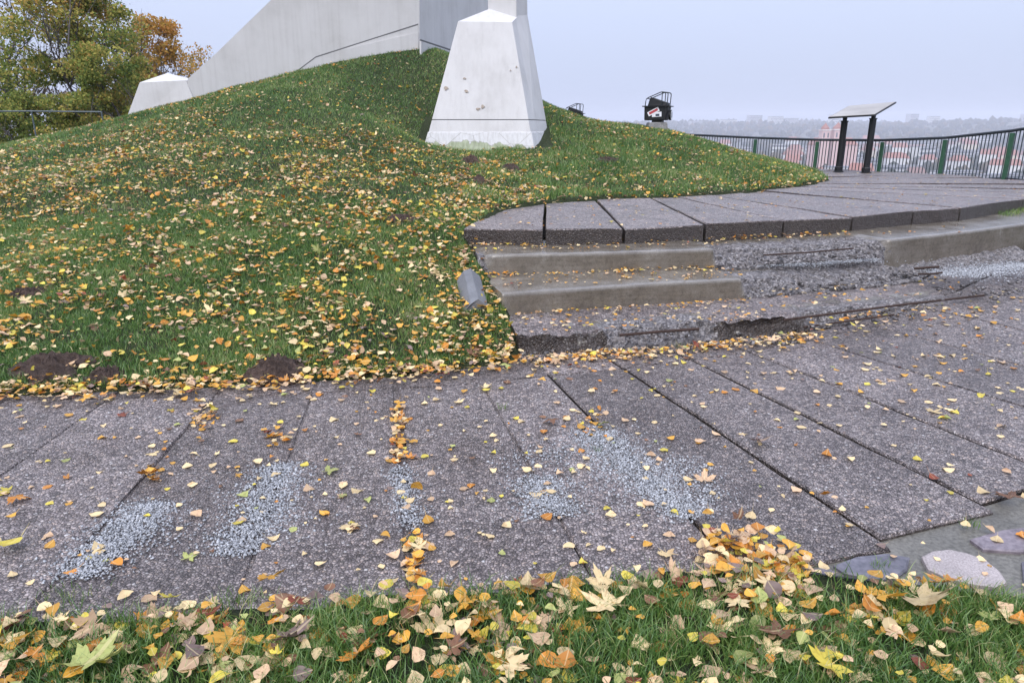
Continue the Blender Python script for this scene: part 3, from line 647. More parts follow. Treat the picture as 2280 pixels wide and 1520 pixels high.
# far pedestal at the foot of the buttress
q1, q2, q3, q4 = P(272, 290, Y=16.9), P(440, 245, Y=17.15), P(414, 179, Y=17.2), P(311, 184, Y=17.05)
ap = P(373, 163, Y=17.9); r2 = (q2[0] + .15, 18.6, q2[2]); r1 = (q1[0] + .3, 18.5, q1[2]); r3 = (q3[0] + .05, 18.4, q3[2]); r4 = (q4[0] + .2, 18.3, q4[2])
m = MB().add([q1, q2, r2, r1, q4, q3, r3, r4, ap], [(0, 1, 5, 4), (1, 2, 6, 5), (2, 3, 7, 6), (3, 0, 4, 7), (4, 5, 8), (5, 6, 8), (6, 7, 8), (7, 4, 8), (3, 2, 1, 0)])
mpart(m.build('pedestal', M_PLASTER, mon))
# small chips and holes in the plaster, on the near front face
def face_pt(u, v):
    n_ = (Vector(A2) - Vector(A1)).cross(Vector(A4) - Vector(A1)).normalized(); d_ = Vector(P(u, v, Y=10)) - Vector((0, 0, CAMH)); o_ = Vector((0, 0, CAMH))
    t = (Vector(A1) - o_).dot(n_) / d_.dot(n_); return o_ + d_ * t, n_
M_CHIP = mk_stone('bare_mortar_spot', (.22, .16, .11), (.42, .36, .3), 60)
for (u, v, w_, h_) in ((1035, 175, 4, 2.2), (993, 198, 5, 5), (1039, 203, 5, 3), (1150, 149, 2.2, 2.2), (1065, 243, 5, 3), (1075, 238, 5, 4), (1137, 157, 1.6, 1.6)):
    p, n_ = face_pt(u, v); s = p.y / FPX; m = MB(); ring = []
    for k in range(9):
        a = 2 * math.pi * k / 9; rr_ = random.uniform(.45, 1.1); ring.append(p + Vector((math.cos(a) * w_ * s * rr_, math.sin(a) * h_ * s * rr_ * .2, math.sin(a) * h_ * s * rr_)))
    if n_.y > 0: n_ = -n_
    m.prism([q + n_ * .012 for q in ring], [q - n_ * .02 for q in ring]); mpart(m.build('paint_chip', M_CHIP, mon))

# ---------------------------------------------------------------- railing by the drop
rail = obj('railing', None, label='green steel railing with dark thin balusters along the edge of the drop', cat='railing', loc=(8.5, 16.5, .67))
def rpart(o): o.location = (-8.5, -16.5, -.67); return o
posts = [(1260, 292, 23.6), (1400, 294, 21.8), (1541, 300.5, 20.2), (1683, 307, 18.9), (1821, 311.5, 17.7), (1966, 312.5, 16.5), (2106, 307, 15.3), (2256, 291, 13.9), (2425, 262, 12.6), (2640, 220, 11.3)]
tops = [Vector(P(u, v, Y=Y)) for u, v, Y in posts]
bots = [Vector((p.x, p.y, min(UP - .12, p.z - .98))) for p in tops]
for a, b in zip(tops, bots):
    t = (tops[min(tops.index(a) + 1, len(tops) - 1)] - tops[max(tops.index(a) - 1, 0)]); t.z = 0; t.normalize()
    ax = tuple(t); ay = tuple(Vector((-t.y, t.x, 0))); m = MB().box(((a + b) / 2 - Vector((0, 0, .02))), (.036, .03, (a.z - b.z) / 2 - .02), ax, ay)
    rpart(m.build('post', M_GREEN, rail, bevel=.005))
rpart(MB().tube(tops, .028, 8).build('top_rail', M_RAIL, rail))
rpart(MB().tube([b + Vector((0, 0, .13)) for b in bots], .014, 6).build('bottom_rail', M_RAIL, rail))
for i in range(len(tops) - 1):
    a, b, c_, d_ = tops[i], tops[i + 1], bots[i], bots[i + 1]; L = (b - a).length; k = max(8, round(L / .078))
    for j in range(1, k):
        p = a.lerp(b, j / k); q = c_.lerp(d_, j / k) + Vector((0, 0, .06))
        rpart(MB().tube([p, q], .0105, 4, False).build('baluster', M_BAR, rail))

# railing of pipe on the far side of the mound
lr = obj('pipe_railing', None, label='thin grey pipe railing in front of the trees beyond the mound', cat='railing', loc=(-13.5, 22, .7))
def lpart(o): o.location = (13.5, -22, -.7); return o
lp = [Vector(P(u, v, Y=22)) for u, v in ((-420, 249), (-150, 248.5), (70, 248), (226, 249.5))]
lpart(MB().tube(lp, .021, 8).build('top_rail', M_GALV, lr)); lpart(MB().tube([p - Vector((0, 0, 1.02)) for p in lp], .018, 8).build('bottom_rail', M_GALV, lr))
for p in lp: lpart(MB().tube([p + Vector((0, 0, .0)), Vector((p.x, p.y, .3))], .021, 8).build('post', M_GALV, lr))

# ---------------------------------------------------------------- information sign
sg = obj('information_board', None, label='sloping pale information board on two black posts by the railing', cat='sign', loc=(7.7, 16, UP))
def spart(o): o.location = (-7.7, -16, -UP); return o
def mk_board():
    M = Mat('faded_printed_board', .35); p = M.coord('Generated'); n = M.noise(p, 3, 5); n2 = M.noise(M.coord('Generated', (2, 26, 1)), 9, 2)
    c = M.ramp(n, [(.3, (.25, .22, .185)), (.6, (.34, .31, .27)), (.8, (.40, .38, .34))])
    M.col(M.mix(M.math('MULTIPLY', M.ramp(n2, [(.5, (0, 0, 0)), (.6, (1, 1, 1))]), .25), c, (.25, .22, .2))); return M.m
M_BOARD = mk_board()
YL, YR = 16.35, 15.85
c_ = [Vector(P(1844, 261.5, Y=15.85)), Vector(P(1948, 255.5, Y=15.45)), Vector(P(1996, 227, Y=16.35)), Vector(P(1890, 236, Y=16.8))]
nb = (c_[1] - c_[0]).cross(c_[3] - c_[0]).normalized(); nb = nb if nb.z > 0 else -nb
spart(MB().prism([p - nb * .03 for p in c_], c_).build('frame', M_BLACK, sg))
cb = sum(c_, Vector()) / 4; ci = [cb + (p - cb) * .965 for p in c_]
spart(MB().prism([p + nb * .001 for p in ci], [p + nb * .006 for p in ci]).build('panel', M_BOARD, sg))
for (u, v0, v1, Y) in ((1874.5, 262, 379, 16.15), (1937, 256, 382, 15.75)):
    t = Vector(P(u + 3, v0, Y=Y)); b = Vector(P(u - 3.5, v1, Y=Y)); b.x = (t.x + b.x) / 2; t.x = b.x; b.z = UP
    H = t.z - b.z
    po = MB().tube([b + Vector((0, 0, .1)), b + Vector((0, 0, H - .07))], .068, 14).build('post', M_BLACK, sg, smooth=False); spart(po)
    spart(MB().tube([b, b + Vector((0, 0, .015)), b + Vector((0, 0, .02)), b + Vector((0, 0, .1)), b + Vector((0, 0, .12))], [.115, .115, .085, .085, .07], 14).build('base_collar', M_BLACK, sg))
    spart(MB().tube([b + Vector((0, 0, H - .09)), b + Vector((0, 0, H - .065))], [.08, .08], 14).build('cap_ring', M_BLACK, sg))
    spart(MB().tube([b + Vector((0, 0, H - .07)), b + Vector((0, 0, H + .04))], [.045, .05], 12).build('bracket', M_BLACK, sg))

# ---------------------------------------------------------------- caged floodlights
def floodlight(loc, rz, scale, lab, stickers):
    r = obj('floodlight', None, label=lab, cat='floodlight', group='floodlights aimed at the monument', loc=loc); r.rotation_euler = (0, 0, rz); r.scale = (scale,) * 3
    MB().prism([(-.30, -.2, .02), (.26, -.2, .02), (.26, .2, .02), (-.30, .2, .02)], [(-.31, -.21, .36), (.31, -.21, .36), (.31, .21, .36), (-.31, .21, .36)]).build('housing_tray', M_BLACK, r, bevel=.02)
    MB().box((0, 0, .367), (.36, .25, .012)).build('tray_rim', M_BLACK, r)
    MB().prism([(-.24, -.15, .38), (.27, -.15, .38), (.27, .15, .38), (-.24, .15, .38)], [(-.17, -.14, .60), (.28, -.14, .45), (.28, .14, .45), (-.17, .14, .60)]).build('lamp_head', M_BLACK, r, bevel=.012)
    MB().box((.02, 0, .0), (.13, .14, .03)).build('mount', M_BLACK, r)
    for y in (-.19, .19):
        MB().tube([(-.29, y, .37), (-.28, y, .50), (-.27, y, .54), (-.23, y, .575), (.10, y, .71), (.14, y, .715), (.26, y, .70), (.285, y, .68), (.29, y, .64), (.275, y, .37)], .013, 6).build('guard_bar', M_RAIL, r)
        MB().tube([(.14, y, .71), (.14, y, .37)], .012, 6).build('guard_bar', M_RAIL, r)
    for x, z in ((-.25, .56), (.27, .70), (.12, .71)): MB().tube([(x, -.19, z), (x, .19, z)], .012, 6).build('guard_bar', M_RAIL, r)
    MB().tube([(.32, 0, .15), (.37, 0, .15)], .13, 16).build('pivot_disc', M_BLACK, r)
    if stickers:
        a = math.radians(27); ca, sa = math.cos(a), math.sin(a)
        def stk(cx, cz, w_, h_, rot, y, mat, nm):
            cr, sr = math.cos(rot), math.sin(rot); q = [(cx + i * w_ * cr - j * h_ * sr, y, cz + i * w_ * sr + j * h_ * cr) for i, j in ((-1, -1), (1, -1), (1, 1), (-1, 1))]
            MB().prism(q, [(x, yy - .0015, z) for x, yy, z in q]).build(nm, mat, r)
        W_ = Mat('sticker_white', .4, (.75, .75, .77)).m; R_ = Mat('sticker_red', .4, (.45, .05, .06)).m; D_ = Mat('sticker_dark', .4, (.04, .05, .08)).m; T_ = Mat('sticker_teal', .4, (.45, .62, .62)).m
        stk(-.06, .235, .155, .055, a, -.2145, W_, 'sticker'); stk(.03, .165, .125, .06, math.radians(3), -.2120, W_, 'sticker')
        stk(-.06, .238, .12, .03, a, -.2165, R_, 'sticker_print'); stk(.05, .15, .05, .028, .05, -.2142, D_, 'sticker_print')
        m = MB(); ring = [(.3715, .085 * math.cos(t), .15 + .12 * math.sin(t)) for t in [2 * math.pi * k / 18 for k in range(18)]]
        m.prism(ring, [(x + .003, y, z) for x, y, z in ring]).build('round_sticker', W_, r)
        MB().box((.3765, 0, .15), (.002, .02, .06)).build('sticker_print', D_, r)
    return r
fl = Vector(P(1463, 270, Y=16.6))
floodlight(tuple(fl), math.radians(-24), .85, 'black floodlight with stickers in a tube guard on a concrete block', True)
blk = MB().prism([(fl.x - .25, fl.y - .2, fl.z - .5), (fl.x + .27, fl.y - .2, fl.z - .5), (fl.x + .27, fl.y + .25, fl.z - .5), (fl.x - .25, fl.y + .25, fl.z - .5)],
                 [(fl.x - .20, fl.y - .17, fl.z - .025), (fl.x + .20, fl.y - .17, fl.z - .025), (fl.x + .20, fl.y + .2, fl.z - .025), (fl.x - .2, fl.y + .2, fl.z - .025)])
blk.build('concrete_block', M_BLOCK, None, bevel=.02, label='small grey concrete block carrying the stickered floodlight', cat='block')
floodlight(tuple(Vector(P(1278, 276, Y=20.0))), math.radians(-20), .72, 'second floodlight mostly hidden behind the crest, only its guard showing', False)

# ---------------------------------------------------------------- soil patches
def soil_mound(u, v, ru, rv, h, lab, z=None):
    x, y = None, None
    if z is None:
        Y = 4.0                                   # march along the sight line to the mound
        while Y < 25:
            p = P(u, v, Y=Y)
            if p[2] < float(zlawn(np.array([p[0]]), np.array([p[1]]))[0]) + .01: break
            Y += .03
        x, y = p[0], p[1]
    rx = ru / FPX * y; ry = rv / FPX * y * 3.2
    V = [(0, 0, h)]; F = []; K, N = 14, 44
    for k in range(1, K + 1):
        for j in range(N):
            a = 2 * math.pi * j / N; r = k / K * (1 + .45 * mnoise.fractal(Vector((math.cos(a) * 1.6 + u, math.sin(a) * 1.6, 0)), 1, 2, 3))
            px, py = rx * r * math.cos(a), ry * r * math.sin(a); zz = float(zlawn(np.array([x + px]), np.array([y + py]))[0]) - float(zlawn(np.array([x]), np.array([y]))[0])
            V.append((px, py, zz + h * (1 - (k / K) ** 2) * (1 + .6 * mnoise.noise(Vector((px * 12, py * 12, u)))) + .034 * mnoise.fractal(Vector((px * 26, py * 26, u)), .7, 2, 4) - (.03 if k == K else 0)))
    for j in range(N): F.append((0, 1 + j, 1 + (j + 1) % N))
    for k in range(K - 1):
        for j in range(N): a = 1 + k * N + j; b = 1 + k * N + (j + 1) % N; F.append((a, a + N, b + N, b))
    o = obj('molehill', new_mesh('molehill', V, F, [M_SOIL], False), label=lab, cat='molehill', loc=(x, y, float(zlawn(np.array([x]), np.array([y]))[0]) + .006))
    SOIL.append((x, y, rx, ry)); return o
SOIL = []
soil_mound(120, 818, 75, 24, .07, 'bare dark soil heap by the path edge nearest the lower edge of the lawn')
soil_mound(232, 840, 45, 14, .03, 'low scraped soil patch beside the bigger heap near the path')
soil_mound(612, 828, 62, 24, .06, 'dark molehill at the lawn edge between the leaf litter and path')
soil_mound(1050, 362, 20, 7, .10, 'small black molehill just below the near white pedestal')
soil_mound(1138, 376, 20, 10, .07, 'reddish molehill with a few leaves below the pedestal corner')
soil_mound(1066, 405, 16, 9, .06, 'dark mole hole lower down the slope under the pedestal')
soil_mound(895, 488, 40, 9, .03, 'bare worn soil spot halfway across the leafy lawn')
soil_mound(1350, 358, 28, 7, .03, 'flat bare patch in the grass below the stickered floodlight')
soil_mound(60, 655, 45, 10, .03, 'thin bare soil spot at the far side of the leafy lawn')

# ---------------------------------------------------------------- gravel spills
def gravel(n, pts, wpx, z, name, lab, size=(.0028, .0075)):
    pts = [Vector((*P(u, v, z),)) for u, v in pts]; L = [0]
    for a, b in zip(pts, pts[1:]): L.append(L[-1] + (b - a).length)
    wid = wpx
    s = rng.random(n) * L[-1]; X = np.interp(s, L, [p.x for p in pts]); Yv = np.interp(s, L, [p.y for p in pts]); 
    env = .55 + .9 * fbm(s * 5 + 3, s * 0 + len(lab), 2)
    off = rng.normal(0, 1, n) * wid * .42 * env * np.where(rng.random(n) < .2, 2.1, 1)
    a, b = pts[0], pts[-1]; d = (b - a).normalized(); nx_, ny_ = -d.y, d.x
    x = X + off * nx_ + rng.normal(0, .02, n); y = Yv + off * ny_ + rng.normal(0, .02, n)
    oc = np.array([(1, 0, 0), (-1, 0, 0), (0, 1, 0), (0, -1, 0), (0, 0, 1), (0, 0, -1)], float)
    of = np.array([(0, 2, 4), (2, 1, 4), (1, 3, 4), (3, 0, 4), (2, 0, 5), (1, 2, 5), (3, 1, 5), (0, 3, 5)])
    sz = size[0] + (size[1] - size[0]) * rng.random(n) ** 1.4
    v = oc[None] * (sz[:, None, None] * rng.uniform(.6, 1.35, (n, 6, 3))) + rng.normal(0, 1, (n, 6, 3)) * sz[:, None, None] * .28
    th = rng.random(n) * 6.28; c, s_ = np.cos(th), np.sin(th); vx = v[..., 0] * c[:, None] - v[..., 1] * s_[:, None]; vy = v[..., 0] * s_[:, None] + v[..., 1] * c[:, None]
    hz = np.exp(-(off / (wid * .5 + 1e-6)) ** 2) * rng.random(n) * .007
    zb_ = (zl(x, y) if z < .05 else np.full(n, z))
    V = np.stack([vx + x[:, None], vy + y[:, None], v[..., 2] * .8 + (zb_ + sz * .5 + hz)[:, None]], -1).reshape(-1, 3)
    F = (of[None] + (np.arange(n) * 6)[:, None, None]).reshape(-1, 3)
    me = new_mesh(name, V, F, [M_GRAVEL]); at = me.attributes.new('tone', 'FLOAT', 'POINT'); at.data.foreach_set('value', np.repeat(rng.random(n), 6).astype(np.float32))
    return obj(name, me, kind='stuff', label=lab)
gravel(3600, [(345, 1118), (270, 1195), (160, 1285)], .13, 0.0, 'gravel', 'pale grey chippings spilled on a joint towards the corner of the lower path')
gravel(4200, [(625, 1035), (590, 1140), (520, 1235)], .14, 0.0, 'gravel', 'pale grey chippings between two leaf-strewn slabs of the lower path')
gravel(1100, [(885, 1040), (905, 1110), (915, 1175)], .06, 0.0, 'gravel', 'narrow spill of chippings in the leaf-filled joint')
gravel(6200, [(1310, 955), (1400, 1040), (1490, 1115), (1560, 1150)], .17, 0.0, 'gravel', 'largest spill of pale chippings across the middle joint of the path')
gravel(2000, [(1190, 1065), (1240, 1150)], .15, 0.0, 'gravel', 'loose round spill of chippings beside the largest one')
gravel(900, [(1500, 1020), (1580, 1120)], .16, 0.0, 'gravel', 'thin scatter of chippings trailing off the largest spill')
gravel(420, [(1290, 1000), (1180, 1030), (1120, 1050)], .2, 0.0, 'gravel', 'few scattered stray chippings on the middle slab')
gravel(2600, [(1670, 590), (1800, 588), (1950, 577)], .12, .325, 'gravel', 'chippings filling the broken gap of the middle step')
gravel(3600, [(2090, 612), (2180, 605), (2300, 590)], .22, .285, 'gravel', 'chippings heaped on the ruined end of the steps', (.005, .009))

# ---------------------------------------------------------------- grass
def blades(x, y, z, h, wd, seg, tone, name, lab, mat=None):
    n = len(x); th = rng.random(n) * 6.283; lean = rng.uniform(.15, 1.0, n) * h; ph = rng.random(n) * 6.283
    dx, dy = np.cos(th) * lean, np.sin(th) * lean; wx, wy = np.cos(ph) * wd * .5, np.sin(ph) * wd * .5
    cols = []
    for k in range(seg):
        t = k / seg; w_ = (1 - t * .75); hh = h * (t * (1.25 - .25 * t)); b = t * t
        cx, cy, cz = x + dx * b, y + dy * b, z + hh
        cols += [np.stack([cx - wx * w_, cy - wy * w_, cz], -1), np.stack([cx + wx * w_, cy + wy * w_, cz], -1)]
    cols.append(np.stack([x + dx, y + dy, z + h * .92], -1))
    m = 2 * seg + 1; V = np.stack(cols, 1).reshape(-1, 3); f = []
    for k in range(seg - 1): f += [(2 * k, 2 * k + 1, 2 * k + 3), (2 * k, 2 * k + 3, 2 * k + 2)]
    f.append((2 * seg - 2, 2 * seg - 1, 2 * seg)); F = (np.array(f)[None] + (np.arange(n) * m)[:, None, None]).reshape(-1, 3)
    me = new_mesh(name, V, F, [mat or M_BLADE]); at = me.attributes.new('tone', 'FLOAT', 'POINT'); at.data.foreach_set('value', np.repeat(np.clip(tone, 0, 1), m).astype(np.float32))
    return obj(name, me, kind='stuff', label=lab)
def notsoil(x, y, s=.85):
    k = np.ones(len(x), bool)
    for (a, b, rx, ry) in SOIL: k &= ((x - a) / rx) ** 2 + ((y - b) / ry) ** 2 > s * s * (0.6 + .8 * rng.random(len(x)))
    k &= ~((x > -1.75) & (x < .75) & (y > 13.5) & (y < 15)); return k
def infr(x, y, z, m=60):
    d = y * math.cos(PITCH) - (z - CAMH) * math.sin(PITCH); u = 1140 + FPX * x / np.maximum(d, .1); v = 760 - FPX * (y * math.sin(PITCH) + (z - CAMH) * math.cos(PITCH)) / np.maximum(d, .1)
    return (d > .3) & (u > -m * 3) & (u < 2280 + m * 3) & (v > -m) & (v < 1520 + m * 2.5)
def tone_at(x, y): return .12 + .70 * fbm(x * 1.3, y * 1.3, 21) + rng.normal(0, .19, len(x)) + (rng.random(len(x)) < .07) * .4
def lawn_pts(n, x0, x1, y0, y1, keep):
    x = rng.uniform(x0, x1, n); y = rng.uniform(y0, y1, n); k = inpoly(x, y, LAWN); x, y = x[k], y[k]; k = rng.random(len(x)) < keep(x, y); x, y = x[k], y[k]
    k = notsoil(x, y); x, y = x[k], y[k]; z = zlawn(x, y); k = infr(x, y, z); return x[k], y[k], z[k]
x, y, z = lawn_pts(300000, -6.5, .2, 4.0, 8.2, lambda x, y: .35 + .65 * smooth01(.28, .55, fbm(x * 3, y * 3, 31)))
blades(x, y, z - .005, rng.uniform(.022, .058, len(x)) * (.6 + .8 * fbm(x * 2, y * 2, 33)), rng.uniform(.0035, .007, len(x)), 2, tone_at(x, y), 'grass', 'short green lawn grass on the near slope of the mound')
x, y, z = lawn_pts(420000, -13.5, 7.5, 8.2, 21.5, lambda x, y: np.clip(1.35 - (y - 8.2) * .055, .3, 1))
blades(x, y, z - .005, rng.uniform(.03, .075, len(x)), rng.uniform(.006, .012, len(x)) * (y / 12), 1, tone_at(x, y), 'grass', 'green grass on the upper slope of the mound')
# taller tufts at the lawn edge and on the right slope
x, y, z = lawn_pts(60000, -.6, 7, 8.6, 15, lambda x, y: .8 * (fbm(x * 2.4, y * 2.4, 41) > .5))
blades(x, y, z, rng.uniform(.06, .13, len(x)), rng.uniform(.006, .01, len(x)), 2, tone_at(x, y) - .06, 'grass', 'taller grass tufts beside the upper path')
n = 150000; x = rng.uniform(-2.7, 2.9, n); y = rng.uniform(1.25, 2.5, n); dd = polydist(x, y, STRIP); k = inpoly(x, y, STRIP); x, y, dd = x[k], y[k], dd[k]
k = rng.random(len(x)) < (.22 + .78 * smooth01(.36, .56, fbm(x * 3.2, y * 3.2, 51))) * (.35 + .65 * smooth01(0, .12, dd)); x, y = x[k], y[k]
z = .02 + .02 * fbm(x * 4, y * 4, 5)
blades(x, y, z - .005, rng.uniform(.025, .095, len(x)), rng.uniform(.0025, .0055, len(x)), 4, tone_at(x, y) - .05, 'grass', 'long green grass blades of the strip in front of the lower path')
n = 70000; x = rng.uniform(1.6, 5.5, n); y = rng.uniform(1.25, 4.2, n); k = inpoly(x, y, STRIP) & ((x > 2.9) | (y > 2.5)); x, y = x[k], y[k]
blades(x, y, .02 + .02 * fbm(x * 4, y * 4, 5) - .005, rng.uniform(.025, .095, len(x)), rng.uniform(.003, .007, len(x)), 2, tone_at(x, y) - .05, 'grass', 'grass running on along the outer side of the stone border')
# tufts in joints
tx = []; 
for (u, v, q, r) in ((530, 1345, 160, .05), (2190 - 230, 1262, 30, .02), (1330, 1005, 20, .01), (920, 1215, 60, .02), (1560, 1320, 260, .07), (1120, 912, 25, .015), (2165, 1165, 30, .02), (1160, 770, 120, .05), (1510, 772, 60, .03), (1035, 535, 60, .04), (150, 1330, 90, .05)):
    a, b = P2(u, v, .0); tx.append((a + rng.normal(0, r, q), b + rng.normal(0, r * .8, q)))
x = np.concatenate([t[0] for t in tx]); y = np.concatenate([t[1] for t in tx])
blades(x, y, np.zeros(len(x)) - .01, rng.uniform(.02, .06, len(x)), rng.uniform(.002, .004, len(x)), 3, tone_at(x, y), 'grass', 'little grass tufts growing in joints of the lower path')
n = 1500; x = rng.uniform(6.4, 8.4, n); y = x * .78 + 4.45 + rng.uniform(-.25, .25, n)
blades(x, y, np.full(n, .50), rng.uniform(.03, .08, n), rng.uniform(.004, .008, n), 2, tone_at(x, y), 'grass', 'grass sprouting between the topmost step and the upper slabs')

u = rng.normal(1640, 55, 1500); v = 1262 + (u - 1640) * .25 + rng.normal(0, 22, 1500); q = np.array([P2(a, b) for a, b in zip(u, v)])
blades(q[:, 0], q[:, 1], .004 + .03 * rng.random(1500), rng.uniform(.012, .03, 1500), np.full(1500, .0016), 2, rng.random(1500), 'pine_needles', 'dry red brown needles gathered at the end of the path', Mat('dry_needle', .8, (.10, .04, .022)).m)
# loose rubble on the broken steps
def rubble(areas):
    X, Yv, Z, S = [], [], [], []
    for (u0, v0, u1, v1, zz, wv, n_, s0, s1) in areas:
        t = rng.random(n_); uu = u0 + (u1 - u0) * t; vv = v0 + (v1 - v0) * t + rng.normal(0, wv, n_)
        for a, b in zip(uu, vv): p = P(a, b, zz); X.append(p[0]); Yv.append(p[1]); Z.append(zz + rng.uniform(-.01, .015)); S.append(s0 + (s1 - s0) * rng.random() ** 2)
    X, Yv, Z, S = map(np.array, (X, Yv, Z, S)); n_ = len(X); oc = np.array([(i, j, k) for i in (-1, 1) for j in (-1, 1) for k in (-1, 1)], float) * .6
    of = np.array([(0, 1, 3, 2), (4, 6, 7, 5), (0, 4, 5, 1), (2, 3, 7, 6), (0, 2, 6, 4), (1, 5, 7, 3)])
    V = oc[None] * S[:, None, None] * rng.uniform(.5, 1.4, (n_, 1, 3)) + rng.normal(0, 1, (n_, 8, 3)) * S[:, None, None] * .22
    th = rng.random(n_) * 6.28; c, s_ = np.cos(th)[:, None], np.sin(th)[:, None]; V = np.stack([V[..., 0] * c - V[..., 1] * s_ + X[:, None], V[..., 0] * s_ + V[..., 1] * c + Yv[:, None], V[..., 2] * .7 + Z[:, None]], -1).reshape(-1, 3)
    me = new_mesh('rubble', V, (of[None] + (np.arange(n_) * 8)[:, None, None]).reshape(-1, 4), [M_CONC]); me.attributes.new('broken', 'FLOAT', 'POINT').data.foreach_set('value', np.ones(len(V), np.float32))
    obj('rubble', me, kind='stuff', label='loose crumbled concrete lying on the broken steps')
rubble([(1640, 582, 1980, 556, .42, 7, 150, .008, .03), (1680, 645, 2080, 612, .21, 8, 170, .008, .03), (1180, 790, 1780, 752, .02, 8, 120, .008, .03), (1390, 745, 1560, 735, .125, 6, 70, .008, .022), (1800, 724, 2200, 676, .09, 8, 110, .008, .025), (2090, 645, 2280, 645, .2, 12, 90, .008, .03), (1050, 560, 1085, 600, .42, 6, 40, .01, .035)])

# ---------------------------------------------------------------- fallen leaves
PAL = {  # base colours
 'golden yellow': (.62, .32, .045), 'pale cream': (.74, .56, .30), 'pale tan': (.60, .40, .24), 'lemon yellow': (.62, .50, .07),
 'orange': (.56, .22, .03), 'brown': (.20, .095, .05), 'rust red': (.23, .05, .02), 'yellowish green': (.36, .38, .12), 'greyish brown': (.22, .15, .13)}
PN = list(PAL); PW = np.array([.25, .27, .13, .10, .10, .05, .02, .05, .03])
def birch_mesh(curl, fold, twist, wf=1.0):
    ys = [0, .12, .3, .52, .78, 1.0]; ws = [0, .27, .41, .37, .19, 0]; V = []; F = []; LC = []; jr = random.Random(int(curl * 100 + fold * 37 + 50))
    def put(x, yy):
        z = curl * (yy - .5) ** 2 + fold * abs(x) + twist * x * (yy - .5) + jr.uniform(-.05, .05); V.append((x * wf * jr.uniform(.9, 1.1), yy - .5 + jr.uniform(-.02, .02), z)); LC.append((x, yy, 0)); return len(V) - 1
    mid = [put(0, q) for q in ys]; lf = [None] + [put(-w_, q) for q, w_ in zip(ys[1:-1], ws[1:-1])] + [None]; rt = [None] + [put(w_ * .94, q + .03) for q, w_ in zip(ys[1:-1], ws[1:-1])] + [None]
    for side, sgn in ((lf, 1), (rt, 0)):
        for i in range(5):
            a, b = mid[i], mid[i + 1]; c, d = side[i], side[i + 1]
            q = [t for t in (a, b, d, c) if t is not None]
            for tri in ([q[:3]] if len(q) == 3 else [q[:3], [q[0], q[2], q[3]]]): F.append(tuple(tri if sgn else tri[::-1]))
    a = put(-.012, 0); b = put(.012, 0); c = put(.05, -.42); F.append((c, b, a)); return np.array(V), np.array(F), np.array(LC)
def maple_mesh(curl, wav, seed):
    r_ = random.Random(seed); V = [(0, -.08, 0)]; LC = [(0.0, 0.0, 0)]; F = []
    ha = [0, 9, 13, 20, 30, 40, 46, 50, 58, 66, 72, 78, 96, 106, 112, 120, 130, 148]; hr_ = [.64, .47, .52, .36, .23, .37, .48, .45, .60, .42, .46, .35, .25, .36, .34, .44, .30, .20]
    ang = [-a for a in ha[:0:-1]] + ha; rad = hr_[:0:-1] + hr_
    n = len(ang)
    for lvl in (.5, 1.0):
        for a, q in zip(ang, rad):
            t = math.radians(a); qq = q * lvl * r_.uniform(.92, 1.08); x, y_ = qq * math.sin(t), -.08 + qq * math.cos(t)
            z = curl * qq * qq + wav * math.sin(3 * t + seed) * qq + r_.uniform(-.02, .02) * lvl; V.append((x, y_, z)); LC.append((x if abs(a) > 1 else 0, y_, 0))
    for i in range(n - 1): F += [(0, 1 + i + 1, 1 + i), (1 + i, 1 + i + 1, 1 + n + i + 1), (1 + i, 1 + n + i + 1, 1 + n + i)]
    k = len(V); V += [(-.01, -.1, 0), (.012, -.1, 0), (.05, -.55, .06)]; LC += [(0, 0, 0)] * 3; F.append((k, k + 2, k + 1)); return np.array(V), np.array(F), np.array(LC)
BIR = [birch_mesh(c, f, t, w_) for c, f, t, w_ in ((.35, .12, 0, 1), (.8, .25, .3, 1), (-.5, -.15, .2, 1.05), (.15, .5, 0, .95), (1.2, .1, -.5, 1), (-.2, .3, .6, .9), (.5, -.3, -.2, 1.1), (.05, .05, .1, 1))]
MAP = [maple_mesh(c, w_, s_) for c, w_, s_ in ((.35, .10, 1), (-.35, .12, 2), (.6, .16, 3), (.1, .2, 4))]
LV = []      # x y z size kind variant colour rot tilt tiltdir surface
def drop(x, y, z, size, maple, surf, tilt, w_=None):
    n = len(x); kk = rng.random(n) < maple; pw = PW if w_ is None else np.array(w_); ci = rng.choice(len(PN), n, p=pw / pw.sum())
    for i in range(n):
        s_ = size[i] * (1.75 if kk[i] else 1); LV.append((x[i], y[i], z[i], s_, int(kk[i]), int(rng.integers(4 if kk[i] else 8)), int(ci[i]), rng.random() * 6.283, abs(rng.normal(0, tilt)), rng.random() * 6.283, surf))
def rs(n, a, b): return a + (b - a) * rng.random(n) ** 1.5
# strip in front
n = 5000; x = rng.uniform(-2.5, 2.7, n); y = rng.uniform(1.35, 2.6, n); k = inpoly(x, y, STRIP) & (rng.random(n) < .35 + .65 * smooth01(.38, .62, fbm(x * 2.6, y * 2.6, 61))); x, y = x[k], y[k]; n = len(x)
drop(x, y, .030 + .06 * rng.random(n), rs(n, .028, .080), .10, 'in the grass strip in front of the lower path', .33, (.24, .26, .17, .10, .07, .07, .015, .05, .06))
# pile where the strip meets the stone border
u = rng.uniform(1560, 1800, 140); v = 1215 + (u - 1560) * .3 + rng.normal(0, 28, 140); q = [P2(a, b) for a, b in zip(u, v)]
drop(np.array([p[0] for p in q]), np.array([p[1] for p in q]), .012 + .05 * rng.random(140), rs(140, .035, .07), .05, 'heaped at the end of the stone border', .4)
